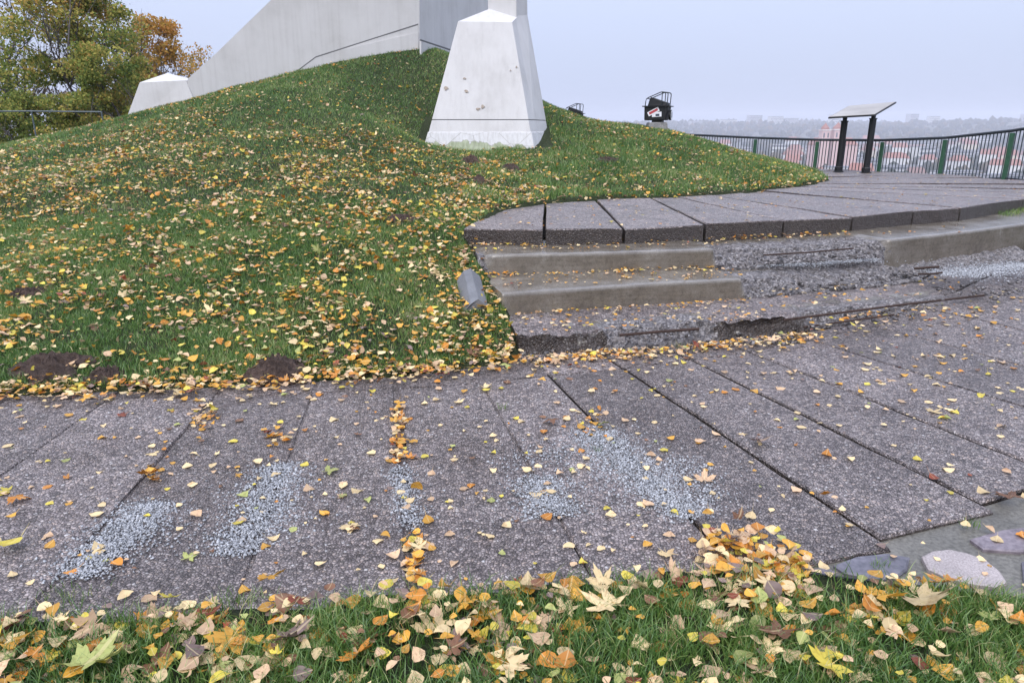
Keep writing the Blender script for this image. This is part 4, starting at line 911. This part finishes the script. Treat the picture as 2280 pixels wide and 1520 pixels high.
# lower path
PATH = [(-4.4, 4.0)] + lawn_lo + [(.1, 4.95), (1.1, 5.15), (2.4, 5.55), (4.3, 6.3), (5, 6.6), (4.6, 3.5), (3, 2.6)] + [p for p in strip_e[::-1]]
n = 4200; x = rng.uniform(-4.2, 5, n); y = rng.uniform(1.9, 6.6, n); k = inpoly(x, y, PATH) & (rng.random(n) < .30 + .5 * fbm(x * 1.5, y * 1.5, 71) ); x, y = x[k], y[k]; n = len(x)
drop(x, y, zl(x, y) + .007 + .004 * rng.random(n), rs(n, .018, .066), .05, 'lying on the lower path slabs', .10, (.16, .36, .20, .07, .10, .03, .01, .05, .02))
# along the foot of the lawn
u = rng.uniform(-150, 1150, 900); v = np.interp(u, [-150, 0, 300, 600, 900, 1150], [890, 882, 872, 853, 834, 806]) + rng.normal(0, 13, 900); q = [P2(a, b) for a, b in zip(u, v)]
x = np.array([p[0] for p in q]); y = np.array([p[1] for p in q]); drop(x, y, .02 + .04 * rng.random(900), rs(900, .028, .062), .06, 'along the foot of the lawn', .35, (.24, .28, .18, .07, .10, .07, .02, .02, .02))
# foot of the lowest step
u = rng.uniform(1150, 1830, 420); v = np.interp(u, [1150, 1460, 1830], [800, 780, 742]) + np.abs(rng.normal(0, 12, 420)); q = [P2(a, b) for a, b in zip(u, v)]
x = np.array([p[0] for p in q]); y = np.array([p[1] for p in q]); drop(x, y, zl(x, y) + .012 + .025 * rng.random(420), rs(420, .028, .06), .04, 'swept against the lowest step', .3, (.30, .30, .20, .05, .10, .02, .01, .01, .01))
# leaf-filled joint
u = np.concatenate([rng.normal(886, 9, 70), rng.normal(925, 14, 40), rng.normal(455, 16, 35), rng.normal(340, 20, 10), rng.normal(620, 16, 14), rng.normal(1330, 18, 16)]); v = np.concatenate([rng.uniform(900, 1030, 70), rng.uniform(1190, 1300, 40), rng.uniform(905, 960, 35), rng.uniform(1030, 1075, 10), rng.uniform(955, 1000, 14), rng.uniform(905, 975, 16)])
q = [P2(a, b) for a, b in zip(u, v)]; m_ = len(q); drop(np.array([p[0] for p in q]), np.array([p[1] for p in q]), .004 + .02 * rng.random(m_), rs(m_, .03, .055), .05, 'caught in a joint of the lower path', .4, (.34, .22, .2, .04, .16, .03, .01, 0, 0))
# treads and upper path
for (u0, u1, va, vb, zz, n, s0, s1, tl) in ((1140, 1700, (705, 745), (672, 715), .15, 130, .02, .05, .15), (1110, 1650, (612, 640), (596, 622), .33, 110, .02, .05, .2), (1050, 1600, (546, 562), (536, 548), .51, 110, .02, .05, .25),
                                   (1600, 2150, (545, 530), (500, 520), .5, 60, .02, .05, .2), (1680, 2150, (650, 690), (615, 655), .19, 70, .025, .06, .25), (1800, 2280, (700, 740), (670, 700), .10, 70, .03, .07, .2)):
    u = rng.uniform(u0, u1, n); t = (u - u0) / (u1 - u0); f = rng.random(n); v = (va[0] * (1 - f) + va[1] * f) * (1 - t) + (vb[0] * (1 - f) + vb[1] * f) * t
    q = [P2(a, b, zz) for a, b in zip(u, v)]; drop(np.array([p[0] for p in q]), np.array([p[1] for p in q]), np.full(n, zz + .012), rs(n, s0, s1), .03, 'on the treads of the broken steps', tl, (.28, .30, .18, .05, .12, .03, .01, .02, .01))
# where the treads meet the risers
for (ua, va, ub, vb, zz, n) in ((1135, 700, 1670, 668, .155, 90), (1080, 611, 1600, 595, .335, 100), (1035, 546, 1900, 517, .515, 150)):
    t = rng.random(n); u = ua + (ub - ua) * t; v = va + (vb - va) * t + np.abs(rng.normal(0, 4, n)); q = [P2(a, b, zz) for a, b in zip(u, v)]
    drop(np.array([p[0] for p in q]), np.array([p[1] for p in q]), zz + .01 + .012 * rng.random(n), rs(n, .022, .05), .0, 'on the treads of the broken steps', .3, (.36, .24, .18, .05, .14, .02, .01, 0, 0))
n = 2400; x = rng.uniform(-.4, 9, n); y = rng.uniform(7, 18, n); UPP = up_outer + up_inner[::-1]; k = inpoly(x, y, UPP) & (rng.random(n) < np.clip(1.6 - y * .1, .2, 1)); x, y = x[k], y[k]
drop(x, y, np.full(len(x), UP + .012), rs(len(x), .018, .05), .02, 'on the upper path', .12, (.2, .36, .24, .05, .10, .03, .01, .01, 0))
t = rng.random(190); e_ = np.array(LAWN[11:20]); i_ = t * (len(e_) - 1.001); j_ = i_.astype(int); x = e_[j_, 0] + (e_[j_ + 1, 0] - e_[j_, 0]) * (i_ - j_) + rng.normal(0, .08, 190); y = e_[j_, 1] + (e_[j_ + 1, 1] - e_[j_, 1]) * (i_ - j_) + rng.normal(0, .1, 190)
drop(x, y, UP + .02 + .04 * rng.random(190), rs(190, .03, .065), .03, 'where grass meets the upper path', .35, (.26, .3, .2, .05, .12, .03, .01, .02, .01))
# lawn
def dens(x, y):
    d = np.interp(y, [4, 5.5, 7.5, 10, 13, 17, 20], [330, 300, 240, 190, 120, 60, 22]); d = d * np.where(x > .2, .8, 1) * np.where((x > -5) & (y > 12.5) & (x < -.5), .35, 1)
    return d * (.35 + 2.7 * smooth01(.34, .80, .55 * fbm(x * .8, y * .8, 81) + .45 * fbm(x * 3.1, y * 3.1, 82)))
n = 150000; x = rng.uniform(-14, 7.5, n); y = rng.uniform(4, 21, n); k = inpoly(x, y, LAWN) & (rng.random(n) < dens(x, y) * (21.5 * 17) / n); x, y = x[k], y[k]; k = notsoil(x, y, .5); x, y = x[k], y[k]; z = zlawn(x, y); k = infr(x, y, z); x, y, z = x[k], y[k], z[k]
drop(x, y, z + .012 + .034 * rng.random(len(x)), .022 + .055 * rng.random(len(x)) ** 1.9, .05, 'on the lawn of the mound', .50, (.27, .24, .15, .13, .09, .05, .012, .035, .025))
# beside the steps
u = rng.uniform(960, 1160, 330); v = 560 + rng.random(330) * 245; k = u < np.interp(v, [560, 610, 700, 800], [1065, 1090, 1130, 1165]); u, v = u[k], v[k]
x, y, z = [], [], []
for a, b in zip(u, v):
    zz = np.interp(b, [560, 610, 700, 800], [.45, .34, .17, .03]); p = P(a, b, zz); x.append(p[0]); y.append(p[1])
x = np.array(x); y = np.array(y); drop(x, y, zlawn(x, y) + .025 + .03 * rng.random(len(x)), rs(len(x), .03, .06), .05, 'on the lawn beside the steps', .4, (.30, .28, .18, .06, .10, .04, .01, .02, .01))
# remarkable single leaves: (u, v, level, size, maple?, colour, tilt, label)
SPECIAL = [(990, 836, .03, .085, 1, 'rust red', .25, 'dark red maple leaf at the foot of the lawn near the lowest step'), (600, 962, .02, .10, 1, 'rust red', .5, 'rust red curled leaf standing on the slab above the second gravel spill'),
 (2055, 1340, .09, .24, 1, 'pale cream', .35, 'big pale yellow maple leaf in the grass in front of the stone border'), (1960, 1330, .08, .19, 1, 'golden yellow', .5, 'big golden brown maple leaf beside the pale one by the stone border'),
 (2105, 1298, .07, .16, 1, 'orange', .5, 'orange maple leaf propped against the stone border'), (1225, 938, .02, .13, 1, 'brown', .3, 'curled brown maple leaf in the middle of the path'), (1690, 985, .02, .14, 1, 'greyish brown', .25, 'brownish maple leaf over a joint of the path'),
 (735, 1052, .01, .12, 1, 'yellowish green', .12, 'pale green maple leaf lying flat on the path'), (1350, 1350, .08, .20, 1, 'pale cream', .2, 'large cream maple leaf in the grass strip middle'), (20, 1218, .02, .12, 0, 'lemon yellow', .2, 'large lime yellow leaf cut by the picture edge on the path'),
 (330, 1058, .03, .13, 1, 'orange', .5, 'curled orange leaf at the end of the first gravel spill'), (600, 1290, .05, .14, 1, 'golden yellow', .5, 'folded golden leaf below the second gravel spill'), (380, 1335, .03, .10, 1, 'lemon yellow', .5, 'crumpled yellow leaf beside two pale ones on the path'),
 (415, 578, .3, .11, 1, 'rust red', .6, 'red brown leaf standing up on the lawn'), (645, 1420, .08, .17, 1, 'greyish brown', .4, 'big dull brown leaf in the grass strip'), (2245, 1108, .02, .15, 1, 'brown', .3, 'brown curled leaf at the end of a slab joint near the stone border'),
 (1730, 1410, .08, .17, 1, 'brown', .3, 'brown maple leaf in the grass strip below the leaf heap'), (1340, 945, .02, .10, 1, 'yellowish green', .7, 'curled green leaf at the joint above the largest gravel spill'), (930, 1085, .04, .075, 0, 'golden yellow', 1.2, 'golden leaf standing upright in the leaf-filled joint'),
 (1835, 1105, .03, .065, 0, 'orange', .6, 'bright orange leaf in the long slab joint'), (2112, 412, .69, .10, 1, 'brown', .6, 'brown leaf lying far out on the upper path'), (40, 1110, .02, .14, 1, 'orange', .3, 'long orange brown leaf at the edge of the picture'), (200, 1480, .09, .22, 1, 'yellowish green', .3, 'large pale green leaf in the corner of the grass strip')]
# split: the 300 that show largest are things, the rest is litter
def rotm(rot, tilt, td):
    c, s_ = math.cos(rot), math.sin(rot); R1 = np.array([[c, -s_, 0], [s_, c, 0], [0, 0, 1]]); a = np.array([math.cos(td), math.sin(td), 0]); K = np.array([[0, -a[2], a[1]], [a[2], 0, -a[0]], [-a[1], a[0], 0]])
    return (np.eye(3) + math.sin(tilt) * K + (1 - math.cos(tilt)) * K @ K) @ R1
def leafmesh(data, nm):
    V, F, LC = data; me = new_mesh(nm, V, F, [M_LEAF_O], True); at = me.attributes.new('lc', 'FLOAT_VECTOR', 'POINT'); at.data.foreach_set('vector', LC.astype(np.float32).ravel()); return me
BM = [leafmesh(d, 'birch_leaf') for d in BIR]; MM = [leafmesh(d, 'maple_leaf') for d in MAP]
from mathutils import Matrix
def leaf_obj(rec, lab, grp=None):
    x, y, z, s_, kd, va, ci, rot, tilt, td, surf = rec; R = rotm(rot, tilt, td)
    o = obj('maple_leaf' if kd else 'birch_leaf', (MM if kd else BM)[va], label=lab, cat='leaf', group=grp)
    m = Matrix([[*(R[i] * s_), (x, y, z)[i]] for i in range(3)] + [[0, 0, 0, 1]]); o.matrix_world = m
    c = np.array(PAL[PN[ci]]) * random.uniform(.65, 1.1); o.color = (*c, 1); return o
for i, (u, v, zz, s_, kd, cn, tl, lab) in enumerate(SPECIAL):
    p = P(u, v, zz); leaf_obj((p[0], p[1], zz + .01 if zz > .05 else zz + .012, s_ * .85, kd, i % (4 if kd else 8), PN.index(cn), i * 1.7, tl, 3.1 + .3 * (i % 3), ''), lab)
arr = np.array([(r[0], r[1], r[2], r[3]) for r in LV]); vis = infr(arr[:, 0], arr[:, 1], arr[:, 2], -15); score = np.where(vis, arr[:, 3] / np.hypot(arr[:, 1], CAMH), 0)
LMK = [(200, 1470, 'in the grass strip around the large pale green leaf'), (560, 1470, 'in the grass strip by the dull brown leaf'), (900, 1440, 'in the grass strip below the leaf-filled joint'), (1250, 1420, 'in the grass strip by the large cream leaf'),
 (1620, 1470, 'in the grass strip between the brown and the cream leaf'), (1980, 1470, 'in the grass strip below the big maple leaves'), (2240, 1430, 'in the grass strip at the black edging'), (1650, 1250, 'in the leaf heap with brown needles'), (2100, 1260, 'on the stone border'),
 (240, 1200, 'beside the first gravel spill'), (560, 1150, 'beside the second gravel spill'), (900, 1000, 'in or beside the leaf-filled joint'), (930, 1240, 'at the near end of the leaf-filled joint'), (400, 1330, 'on the slab in front of the two gravel spills'), (700, 1330, 'on the slab next to the grass strip tufts'), (1200, 1200, 'on the slab before the round gravel spill'),
 (1450, 1060, 'beside the largest gravel spill'), (1800, 1050, 'along the long open slab joints'), (2150, 900, 'on the slabs towards the broken end of the steps'), (300, 950, 'on the slabs below the bare soil heap'), (600, 870, 'along the foot of the lawn'), (1450, 800, 'at the foot of the lowest step')]
order = np.argsort(-score); NBIG = 300 - len(SPECIAL); big = set(order[:NBIG].tolist())
for i in order[:NBIG]:
    r = LV[i]; kd = 'maple leaf' if r[4] else 'birch leaf'; d_ = r[1] * math.cos(PITCH) - (r[2] - CAMH) * math.sin(PITCH); uu = 1140 + FPX * r[0] / d_; vv = 760 - FPX * (r[1] * math.sin(PITCH) + (r[2] - CAMH) * math.cos(PITCH)) / d_
    lm = min(LMK, key=lambda q: math.hypot(uu - q[0], (vv - q[1]) * 1.6))[2]; sw = 'large' if score[i] > score[order[NBIG // 4]] else 'small'; lab = f'{sw} {PN[r[6]]} {kd} {lm}'
    leaf_obj(r, lab, f'{sw} {PN[r[6]]} {kd[:-1].replace("lea", "lea")}ves {lm}')
Vs, Fs, Ls, Ts = [], [], [], []; off = 0
for i, r in enumerate(LV):
    if i in big: continue
    V, F, LC = (MAP if r[4] else BIR)[r[5]]; R = rotm(r[7], r[8], r[9]) * r[3]; Vs.append(V @ R.T + np.array(r[:3])); Fs.append(F + off); Ls.append(LC); off += len(V)
    Ts.append(np.tile(np.append(np.array(PAL[PN[r[6]]]) * random.uniform(.72, 1.25), 1), (len(V), 1)))
me = new_mesh('leaf_litter', np.concatenate(Vs), np.concatenate(Fs), [M_LEAF_S], True)
me.attributes.new('lc', 'FLOAT_VECTOR', 'POINT').data.foreach_set('vector', np.concatenate(Ls).astype(np.float32).ravel())
me.attributes.new('tint', 'FLOAT_COLOR', 'POINT').data.foreach_set('color', np.concatenate(Ts).astype(np.float32).ravel())
obj('leaf_litter', me, kind='stuff', label='thousands of smaller fallen leaves over lawn, path and steps')

# ---------------------------------------------------------------- trees beyond the mound
def mk_bark():
    M = Mat('bark', .9, spec=.2); n = M.noise(M.geo((3, 3, .7)), 4, 5); M.col(M.ramp(n, [(.3, (.05, .043, .045)), (.7, (.15, .13, .13))])); return M.m
M_BARK = mk_bark()
def mk_foliage(name, stops):
    m = bpy.data.materials.new(name); m.use_nodes = True; t = m.node_tree; t.nodes.clear(); o = t.nodes.new('ShaderNodeOutputMaterial'); a = t.nodes.new('ShaderNodeAttribute'); a.attribute_name = 'tone'
    r = t.nodes.new('ShaderNodeValToRGB'); cr = r.color_ramp
    while len(cr.elements) < len(stops): cr.elements.new(.5)
    for e, (p_, c) in zip(cr.elements, stops): e.position = p_; e.color = (*c, 1)
    t.links.new(a.outputs['Fac'], r.inputs[0]); d = t.nodes.new('ShaderNodeBsdfDiffuse'); tr = t.nodes.new('ShaderNodeBsdfTranslucent'); mx = t.nodes.new('ShaderNodeMixShader'); mx.inputs[0].default_value = .42
    for q in (d, tr): t.links.new(r.outputs[0], q.inputs['Color'])
    t.links.new(d.outputs[0], mx.inputs[1]); t.links.new(tr.outputs[0], mx.inputs[2]); t.links.new(mx.outputs[0], o.inputs[0]); return m
M_FG = mk_foliage('green_yellow_foliage', [(0, (.11, .16, .045)), (.3, (.24, .285, .075)), (.55, (.40, .38, .10)), (.78, (.56, .44, .13)), (1, (.60, .36, .12))])
M_FO = mk_foliage('orange_foliage', [(0, (.19, .17, .05)), (.35, (.38, .27, .07)), (.7, (.52, .32, .08)), (1, (.54, .27, .08))])
M_FB = mk_foliage('thin_brown_foliage', [(0, (.07, .06, .04)), (.5, (.13, .10, .06)), (1, (.22, .13, .06))])
def tree(u, Y, vtop, vbot, hw, mat, nleaf, lab, lsz=.11, seed=0, bare=.0, tone=(.5, .25), warmtop=0, name='deciduous_tree'):
    r_ = random.Random(seed); g = np.random.default_rng(seed + 100)
    top = P(u, vtop, Y=Y); bot = P(u, vbot, Y=Y); x0 = top[0]; zg = float(zland(np.array([x0]), np.array([Y]))[()][0]) if True else 0
    zg = min(zg, bot[2]); H = top[2] - zg; R = hw / FPX * Y; zc0 = bot[2]
    root = obj(name, None, label=lab, cat='tree', group='autumn trees beyond the mound', loc=(x0, Y, zg))
    mb = MB(); tips = []
    def grow(p, d, L, r, lvl):
        n_ = 4; pts = [p]; q = p.copy(); dd = d.copy()
        for i in range(n_):
            dd = (dd + Vector((r_.uniform(-1, 1), r_.uniform(-1, 1), r_.uniform(-.3, .5))) * .17).normalized(); q = q + dd * L / n_; pts.append(q.copy())
        mb.tube(pts, [r * (1 - .16 * i) for i in range(n_ + 1)], 5 if lvl < 2 else 3, False)
        if lvl >= (4 if bare else 3): tips.append(q); return
        for k in range(4 if lvl else 8):
            t = r_.uniform(.3, 1) if k else 1.0; b = pts[min(n_, int(t * n_))]
            a = r_.uniform(0, 6.283); sp = r_.uniform(.45, 1.0) * (.55 if bare else 1); nd = (dd + Vector((math.cos(a), math.sin(a), r_.uniform(-.1, .5))) * sp).normalized()
            grow(b, nd, L * r_.uniform(.5, .72), r * .5, lvl + 1)
    grow(Vector((0, 0, 0)), Vector((r_.uniform(-.08, .08), 0, 1)), H * .5, max(.06, H * .016), 0)
    tr = mb.build('trunk', M_BARK, root)
    # leaves gathered in clumps through the crown
    nc = 75; cl = []
    for _ in range(nc):
        h = r_.random(); zz = (zc0 - zg) + (H - (zc0 - zg)) * h; rad = R * (1 - abs(h - .45) ** 2 * 1.9) * math.sqrt(r_.random()); a = r_.uniform(0, 6.283); cl.append((rad * math.cos(a), rad * math.sin(a) * .8, zz, R * r_.uniform(.16, .34), r_.gauss(0, .16)))
    if nleaf:
        ci = g.integers(0, nc, nleaf); c = np.array(cl)[ci]; o3 = g.normal(0, 1, (nleaf, 3)); o3 /= np.linalg.norm(o3, axis=1)[:, None]; o3 *= (g.random(nleaf) ** .45)[:, None]
        p = c[:, :3] + o3 * c[:, 3:4] * np.array([1, 1, .75]); s_ = lsz * .78 * g.uniform(.6, 1.3, nleaf)
        a = g.normal(0, 1, (nleaf, 3)); a /= np.linalg.norm(a, axis=1)[:, None]; b = np.cross(a, g.normal(0, 1, (nleaf, 3))); b /= np.linalg.norm(b, axis=1)[:, None]
        V = np.stack([p - a * s_[:, None] * .6, p + b * s_[:, None] * .42, p + a * s_[:, None] * .6, p - b * s_[:, None] * .42], 1).reshape(-1, 3)
        F = np.arange(nleaf * 4).reshape(-1, 4); me = new_mesh('crown', V, F, [mat]); hrel = (p[:, 2] - (zc0 - zg)) / max(H - (zc0 - zg), .1)
        tn = np.clip(g.normal(tone[0], tone[1] * 1.0, nleaf) + c[:, 4] + warmtop * (hrel - .5), 0, 1); me.attributes.new('tone', 'FLOAT', 'POINT').data.foreach_set('value', np.repeat(tn, 4).astype(np.float32)); obj('crown', me, root)
    return root
tree(120, 27, -90, 330, 150, M_FG, 26000, 'tallest green and yellow tree, its top cut by the picture edge', .13, 1, 0, (.42, .25), .5)
tree(215, 25, 110, 330, 95, M_FG, 16000, 'dense green bushy tree in front of the bare ones', .11, 2, 0, (.36, .22), .2)
tree(350, 33, 48, 300, 92, M_FO, 11000, 'orange crowned tree beside the white far pedestal', .13, 3, 0, (.5, .25), .5)
tree(20, 32, -40, 320, 90, M_FB, 3200, 'nearly bare grey tree behind the tallest one', .10, 4, .8, (.4, .25))
tree(235, 38, 5, 300, 75, M_FB, 2200, 'bare twiggy tree between the green and the orange tree', .09, 5, .9, (.4, .2))
tree(300, 36, 60, 300, 60, M_FB, 2200, 'thin bare tree touching the orange crown', .10, 9, .9, (.6, .2))
tree(455, 36, 105, 250, 45, M_FO, 600, 'slender twiggy tree behind the sloping buttress', .12, 6, .6, (.6, .2))
tree(60, 24, 215, 335, 100, M_FG, 9000, 'low green shrub behind the pipe railing', .10, 7, 0, (.30, .2), .1, 'shrub')
tree(290, 29, 175, 320, 75, M_FG, 9000, 'green and rust shrub close to the far pedestal', .11, 8, 0, (.45, .28), .3, 'shrub')
tree(-90, 25, 20, 335, 130, M_FG, 4000, 'green tree mostly outside the picture', .13, 10, 0, (.4, .25), .3)

# ---------------------------------------------------------------- hazy city below
M_WALLS = [Mat('pale_render_a', .9, (.62, .60, .57)).m, Mat('pale_render_b', .9, (.70, .68, .66)).m, Mat('cream_render', .9, (.62, .53, .40)).m, Mat('grey_panel', .9, (.42, .41, .42)).m]
M_ROOFS = [Mat('red_tile_roof', .9, (.30, .125, .09)).m, Mat('brown_roof', .9, (.20, .11, .09)).m, Mat('grey_roof', .9, (.20, .20, .22)).m]
M_WIN = Mat('far_window', .4, (.06, .065, .08)).m
def house(x, y, rz, wx, wy, h, roof, wm, rm, nm, lab, grp, rows=0):
    ub = 1140 + FPX * x / y; where = ['beyond the floodlight end of the railing', 'between the floodlight and the church', 'around the church and information board', 'just past the information board', 'towards the near end of the railing'][min(4, sum(ub > q for q in (1600, 1780, 1950, 2120)))]; rng_ = 'nearer' if y < 1000 else ('mid-distance' if y < 1500 else 'distant')
    lab = f'{rng_} {lab} {where}'; grp = f'{rng_} {grp} {where}'
    zg = float(zland(np.array([x]), np.array([y]))[0]) - 1.5; r = obj(nm, None, label=lab, cat='building', group=grp, loc=(x, y, zg)); r.rotation_euler = (0, 0, rz)
    MB().box((0, 0, h / 2), (wx / 2, wy / 2, h / 2)).build('wall', wm, r)
    if roof: e_ = .5; MB().add([(-wx / 2 - e_, -wy / 2 - e_, h), (wx / 2 + e_, -wy / 2 - e_, h), (wx / 2 + e_, wy / 2 + e_, h), (-wx / 2 - e_, wy / 2 + e_, h), (-wx / 2 + 2, 0, h + roof), (wx / 2 - 2, 0, h + roof)],
                    [(0, 1, 5, 4), (2, 3, 4, 5), (1, 2, 5), (3, 0, 4), (3, 2, 1, 0)]).build('roof', rm, r)
    else: MB().box((0, 0, h + .6), (wx / 2 + .3, wy / 2 + .3, .6)).build('roof', rm, r)
    for k in range(rows):
        m = MB(); m.box((0, -wy / 2 - .02, h * (k + .6) / rows), (wx / 2 - 1, .06, h / rows * .22)); m.build('window_band', M_WIN, r)
hr = random.Random(5)
KIND = [('white_house', 'white house with red tiled roof', 'white red-roofed houses in the city', 1, 0, 7, 0), ('white_house', 'white house with brown roof', 'white brown-roofed houses in the city', 0, 1, 6, 0),
        ('cream_house', 'cream house with red tiled roof', 'cream red-roofed houses in the city', 2, 0, 7, 0), ('apartment_block', 'grey flat-roofed apartment block', 'grey apartment blocks in the city', 3, 2, 0, 4), ('white_block', 'long white flat-roofed block', 'long white blocks in the city', 0, 2, 0, 3)]
for i in range(120):
    u = hr.uniform(1440, 2420); D = 620 + 1500 * hr.random() ** 1.1; x = (u - 1140) / FPX * D; k = KIND[hr.choices(range(5), (5, 2, 3, 3, 3))[0]]; s_ = 1.0 + D / 2600
    big_ = k[5] == 0; house(x, D, hr.uniform(-.6, .6), hr.uniform(24, 44) * s_ if big_ else hr.uniform(14, 26) * s_, hr.uniform(11, 15) * s_, hr.uniform(9, 17) * s_, k[5] * s_ * .8 if k[5] else 0, M_WALLS[k[3]], M_ROOFS[k[4]], k[0], k[1], k[2], k[6])
for i, (u, w_, h) in enumerate(((1600, 70, 30), (1655, 60, 38), (1700, 60, 36), (1735, 50, 28), (1826, 45, 55), (1990, 42, 55), (2035, 45, 45), (2080, 60, 26), (2195, 70, 34), (2235, 50, 48), (2275, 50, 30), (1530, 50, 22))):
    D = 3300; x = (u - 1140) / FPX * D; house(x, D, .1 * (i % 3), w_, 30, h, 0, M_WALLS[3 if i % 2 else 0], M_ROOFS[2], 'tower_block', 'pale tower block on the ridge', 'tower blocks on the far ridge', 6)
# twin-towered church
D = 1050; cx = (1822 - 1140) / FPX * D; ch = obj('church', None, label='pale pink church with two red-domed towers rising over the railing', cat='church', loc=(cx, D, zl(0, 0) - 62)); M_PINK = Mat('pink_render', .9, (.66, .44, .40)).m; M_PW = Mat('pale_pink_trim', .9, (.72, .62, .58)).m
for i, (u, w_, vt) in enumerate(((1808, 11.5, 290), (1835, 13.5, 289))):
    x = (u - 1140) / FPX * D - cx; zt = P(u, vt, Y=D)[2] + 62
    t = MB().box((x, 0, zt / 2), (w_ / 2, w_ / 2, zt / 2)).build('tower', M_PINK, ch); MB().box((x, 0, zt - 13), (w_ / 2 + .6, w_ / 2 + .6, .8)).build('cornice', M_PW, t); MB().box((x, 0, zt + .1), (w_ / 2 + .8, w_ / 2 + .8, .8)).build('cornice', M_PW, t)
    for q in (-.25, .25): MB().box((x + q * w_, -w_ / 2 - .1, zt - 7), (.9, .3, 3.2)).build('belfry_window', M_WIN, t)
    MB().tube([(x, 0, zt + .8), (x, 0, zt + 3), (x, 0, zt + 6), (x, 0, zt + 7.5), (x, 0, zt + 10)], [w_ * .5, w_ * .5, w_ * .28, w_ * .17, .3], 10).build('dome', M_ROOFS[0], t)
MB().box((14, 24, 20), (30, 16, 20)).build('nave', M_PINK, ch); MB().prism([(-17, 7, 40), (45, 7, 40), (45, 41, 40), (-17, 41, 40)], [(-13, 23, 50), (41, 23, 50), (41, 25, 50), (-13, 25, 50)]).build('roof', M_ROOFS[0], ch)
# woods in the valley and on the ridge: a mass of crowns
g = np.random.default_rng(77); n = 9000; th = g.uniform(-.62, .95, n); D = np.where(g.random(n) < .55, g.uniform(2300, 3900, n), 500 + 1800 * g.random(n) ** .8); X = np.tan(th) * D; Z = zland(X, D)
ico = bpy.data.meshes.new('t'); import bmesh
bm = bmesh.new(); bmesh.ops.create_icosphere(bm, subdivisions=1, radius=1); iv = np.array([v.co[:] for v in bm.verts]); jf = np.array([[v.index for v in f.verts] for f in bm.faces]); bm.free()
S = g.uniform(3.2, 7.5, n) * (1 + D / 3800); V = iv[None] * (S[:, None, None] * g.uniform(.7, 1.3, (n, len(iv), 1)) * np.array([1, 1, 1.15])) + np.stack([X, D, Z + S * .7], -1)[:, None]
me = new_mesh('far_woods', V.reshape(-1, 3), (jf[None] + (np.arange(n) * len(iv))[:, None, None]).reshape(-1, 3), [mk_foliage('far_foliage', [(0, (.03, .04, .02)), (.5, (.06, .065, .035)), (.8, (.10, .085, .04)), (1, (.15, .10, .04))])])
me.attributes.new('tone', 'FLOAT', 'POINT').data.foreach_set('value', np.repeat(g.random(n), len(iv)).astype(np.float32)); obj('far_woods', me, kind='stuff', label='hazy woods across the valley and on the far ridge')

# ---------------------------------------------------------------- haze
hz = bpy.data.materials.new('haze'); hz.use_nodes = True; t = hz.node_tree; t.nodes.clear(); o = t.nodes.new('ShaderNodeOutputMaterial'); pv = t.nodes.new('ShaderNodeVolumePrincipled')
pv.inputs['Color'].default_value = (.90, .91, 1.0, 1); pv.inputs['Density'].default_value = .00028; pv.inputs['Anisotropy'].default_value = 0.0; t.links.new(pv.outputs[0], o.inputs['Volume'])
hb = MB().box((0, 0, 0), (4600, 4600, 92)).build('haze', hz, None, kind='stuff', label='pale grey haze over the city and valley')
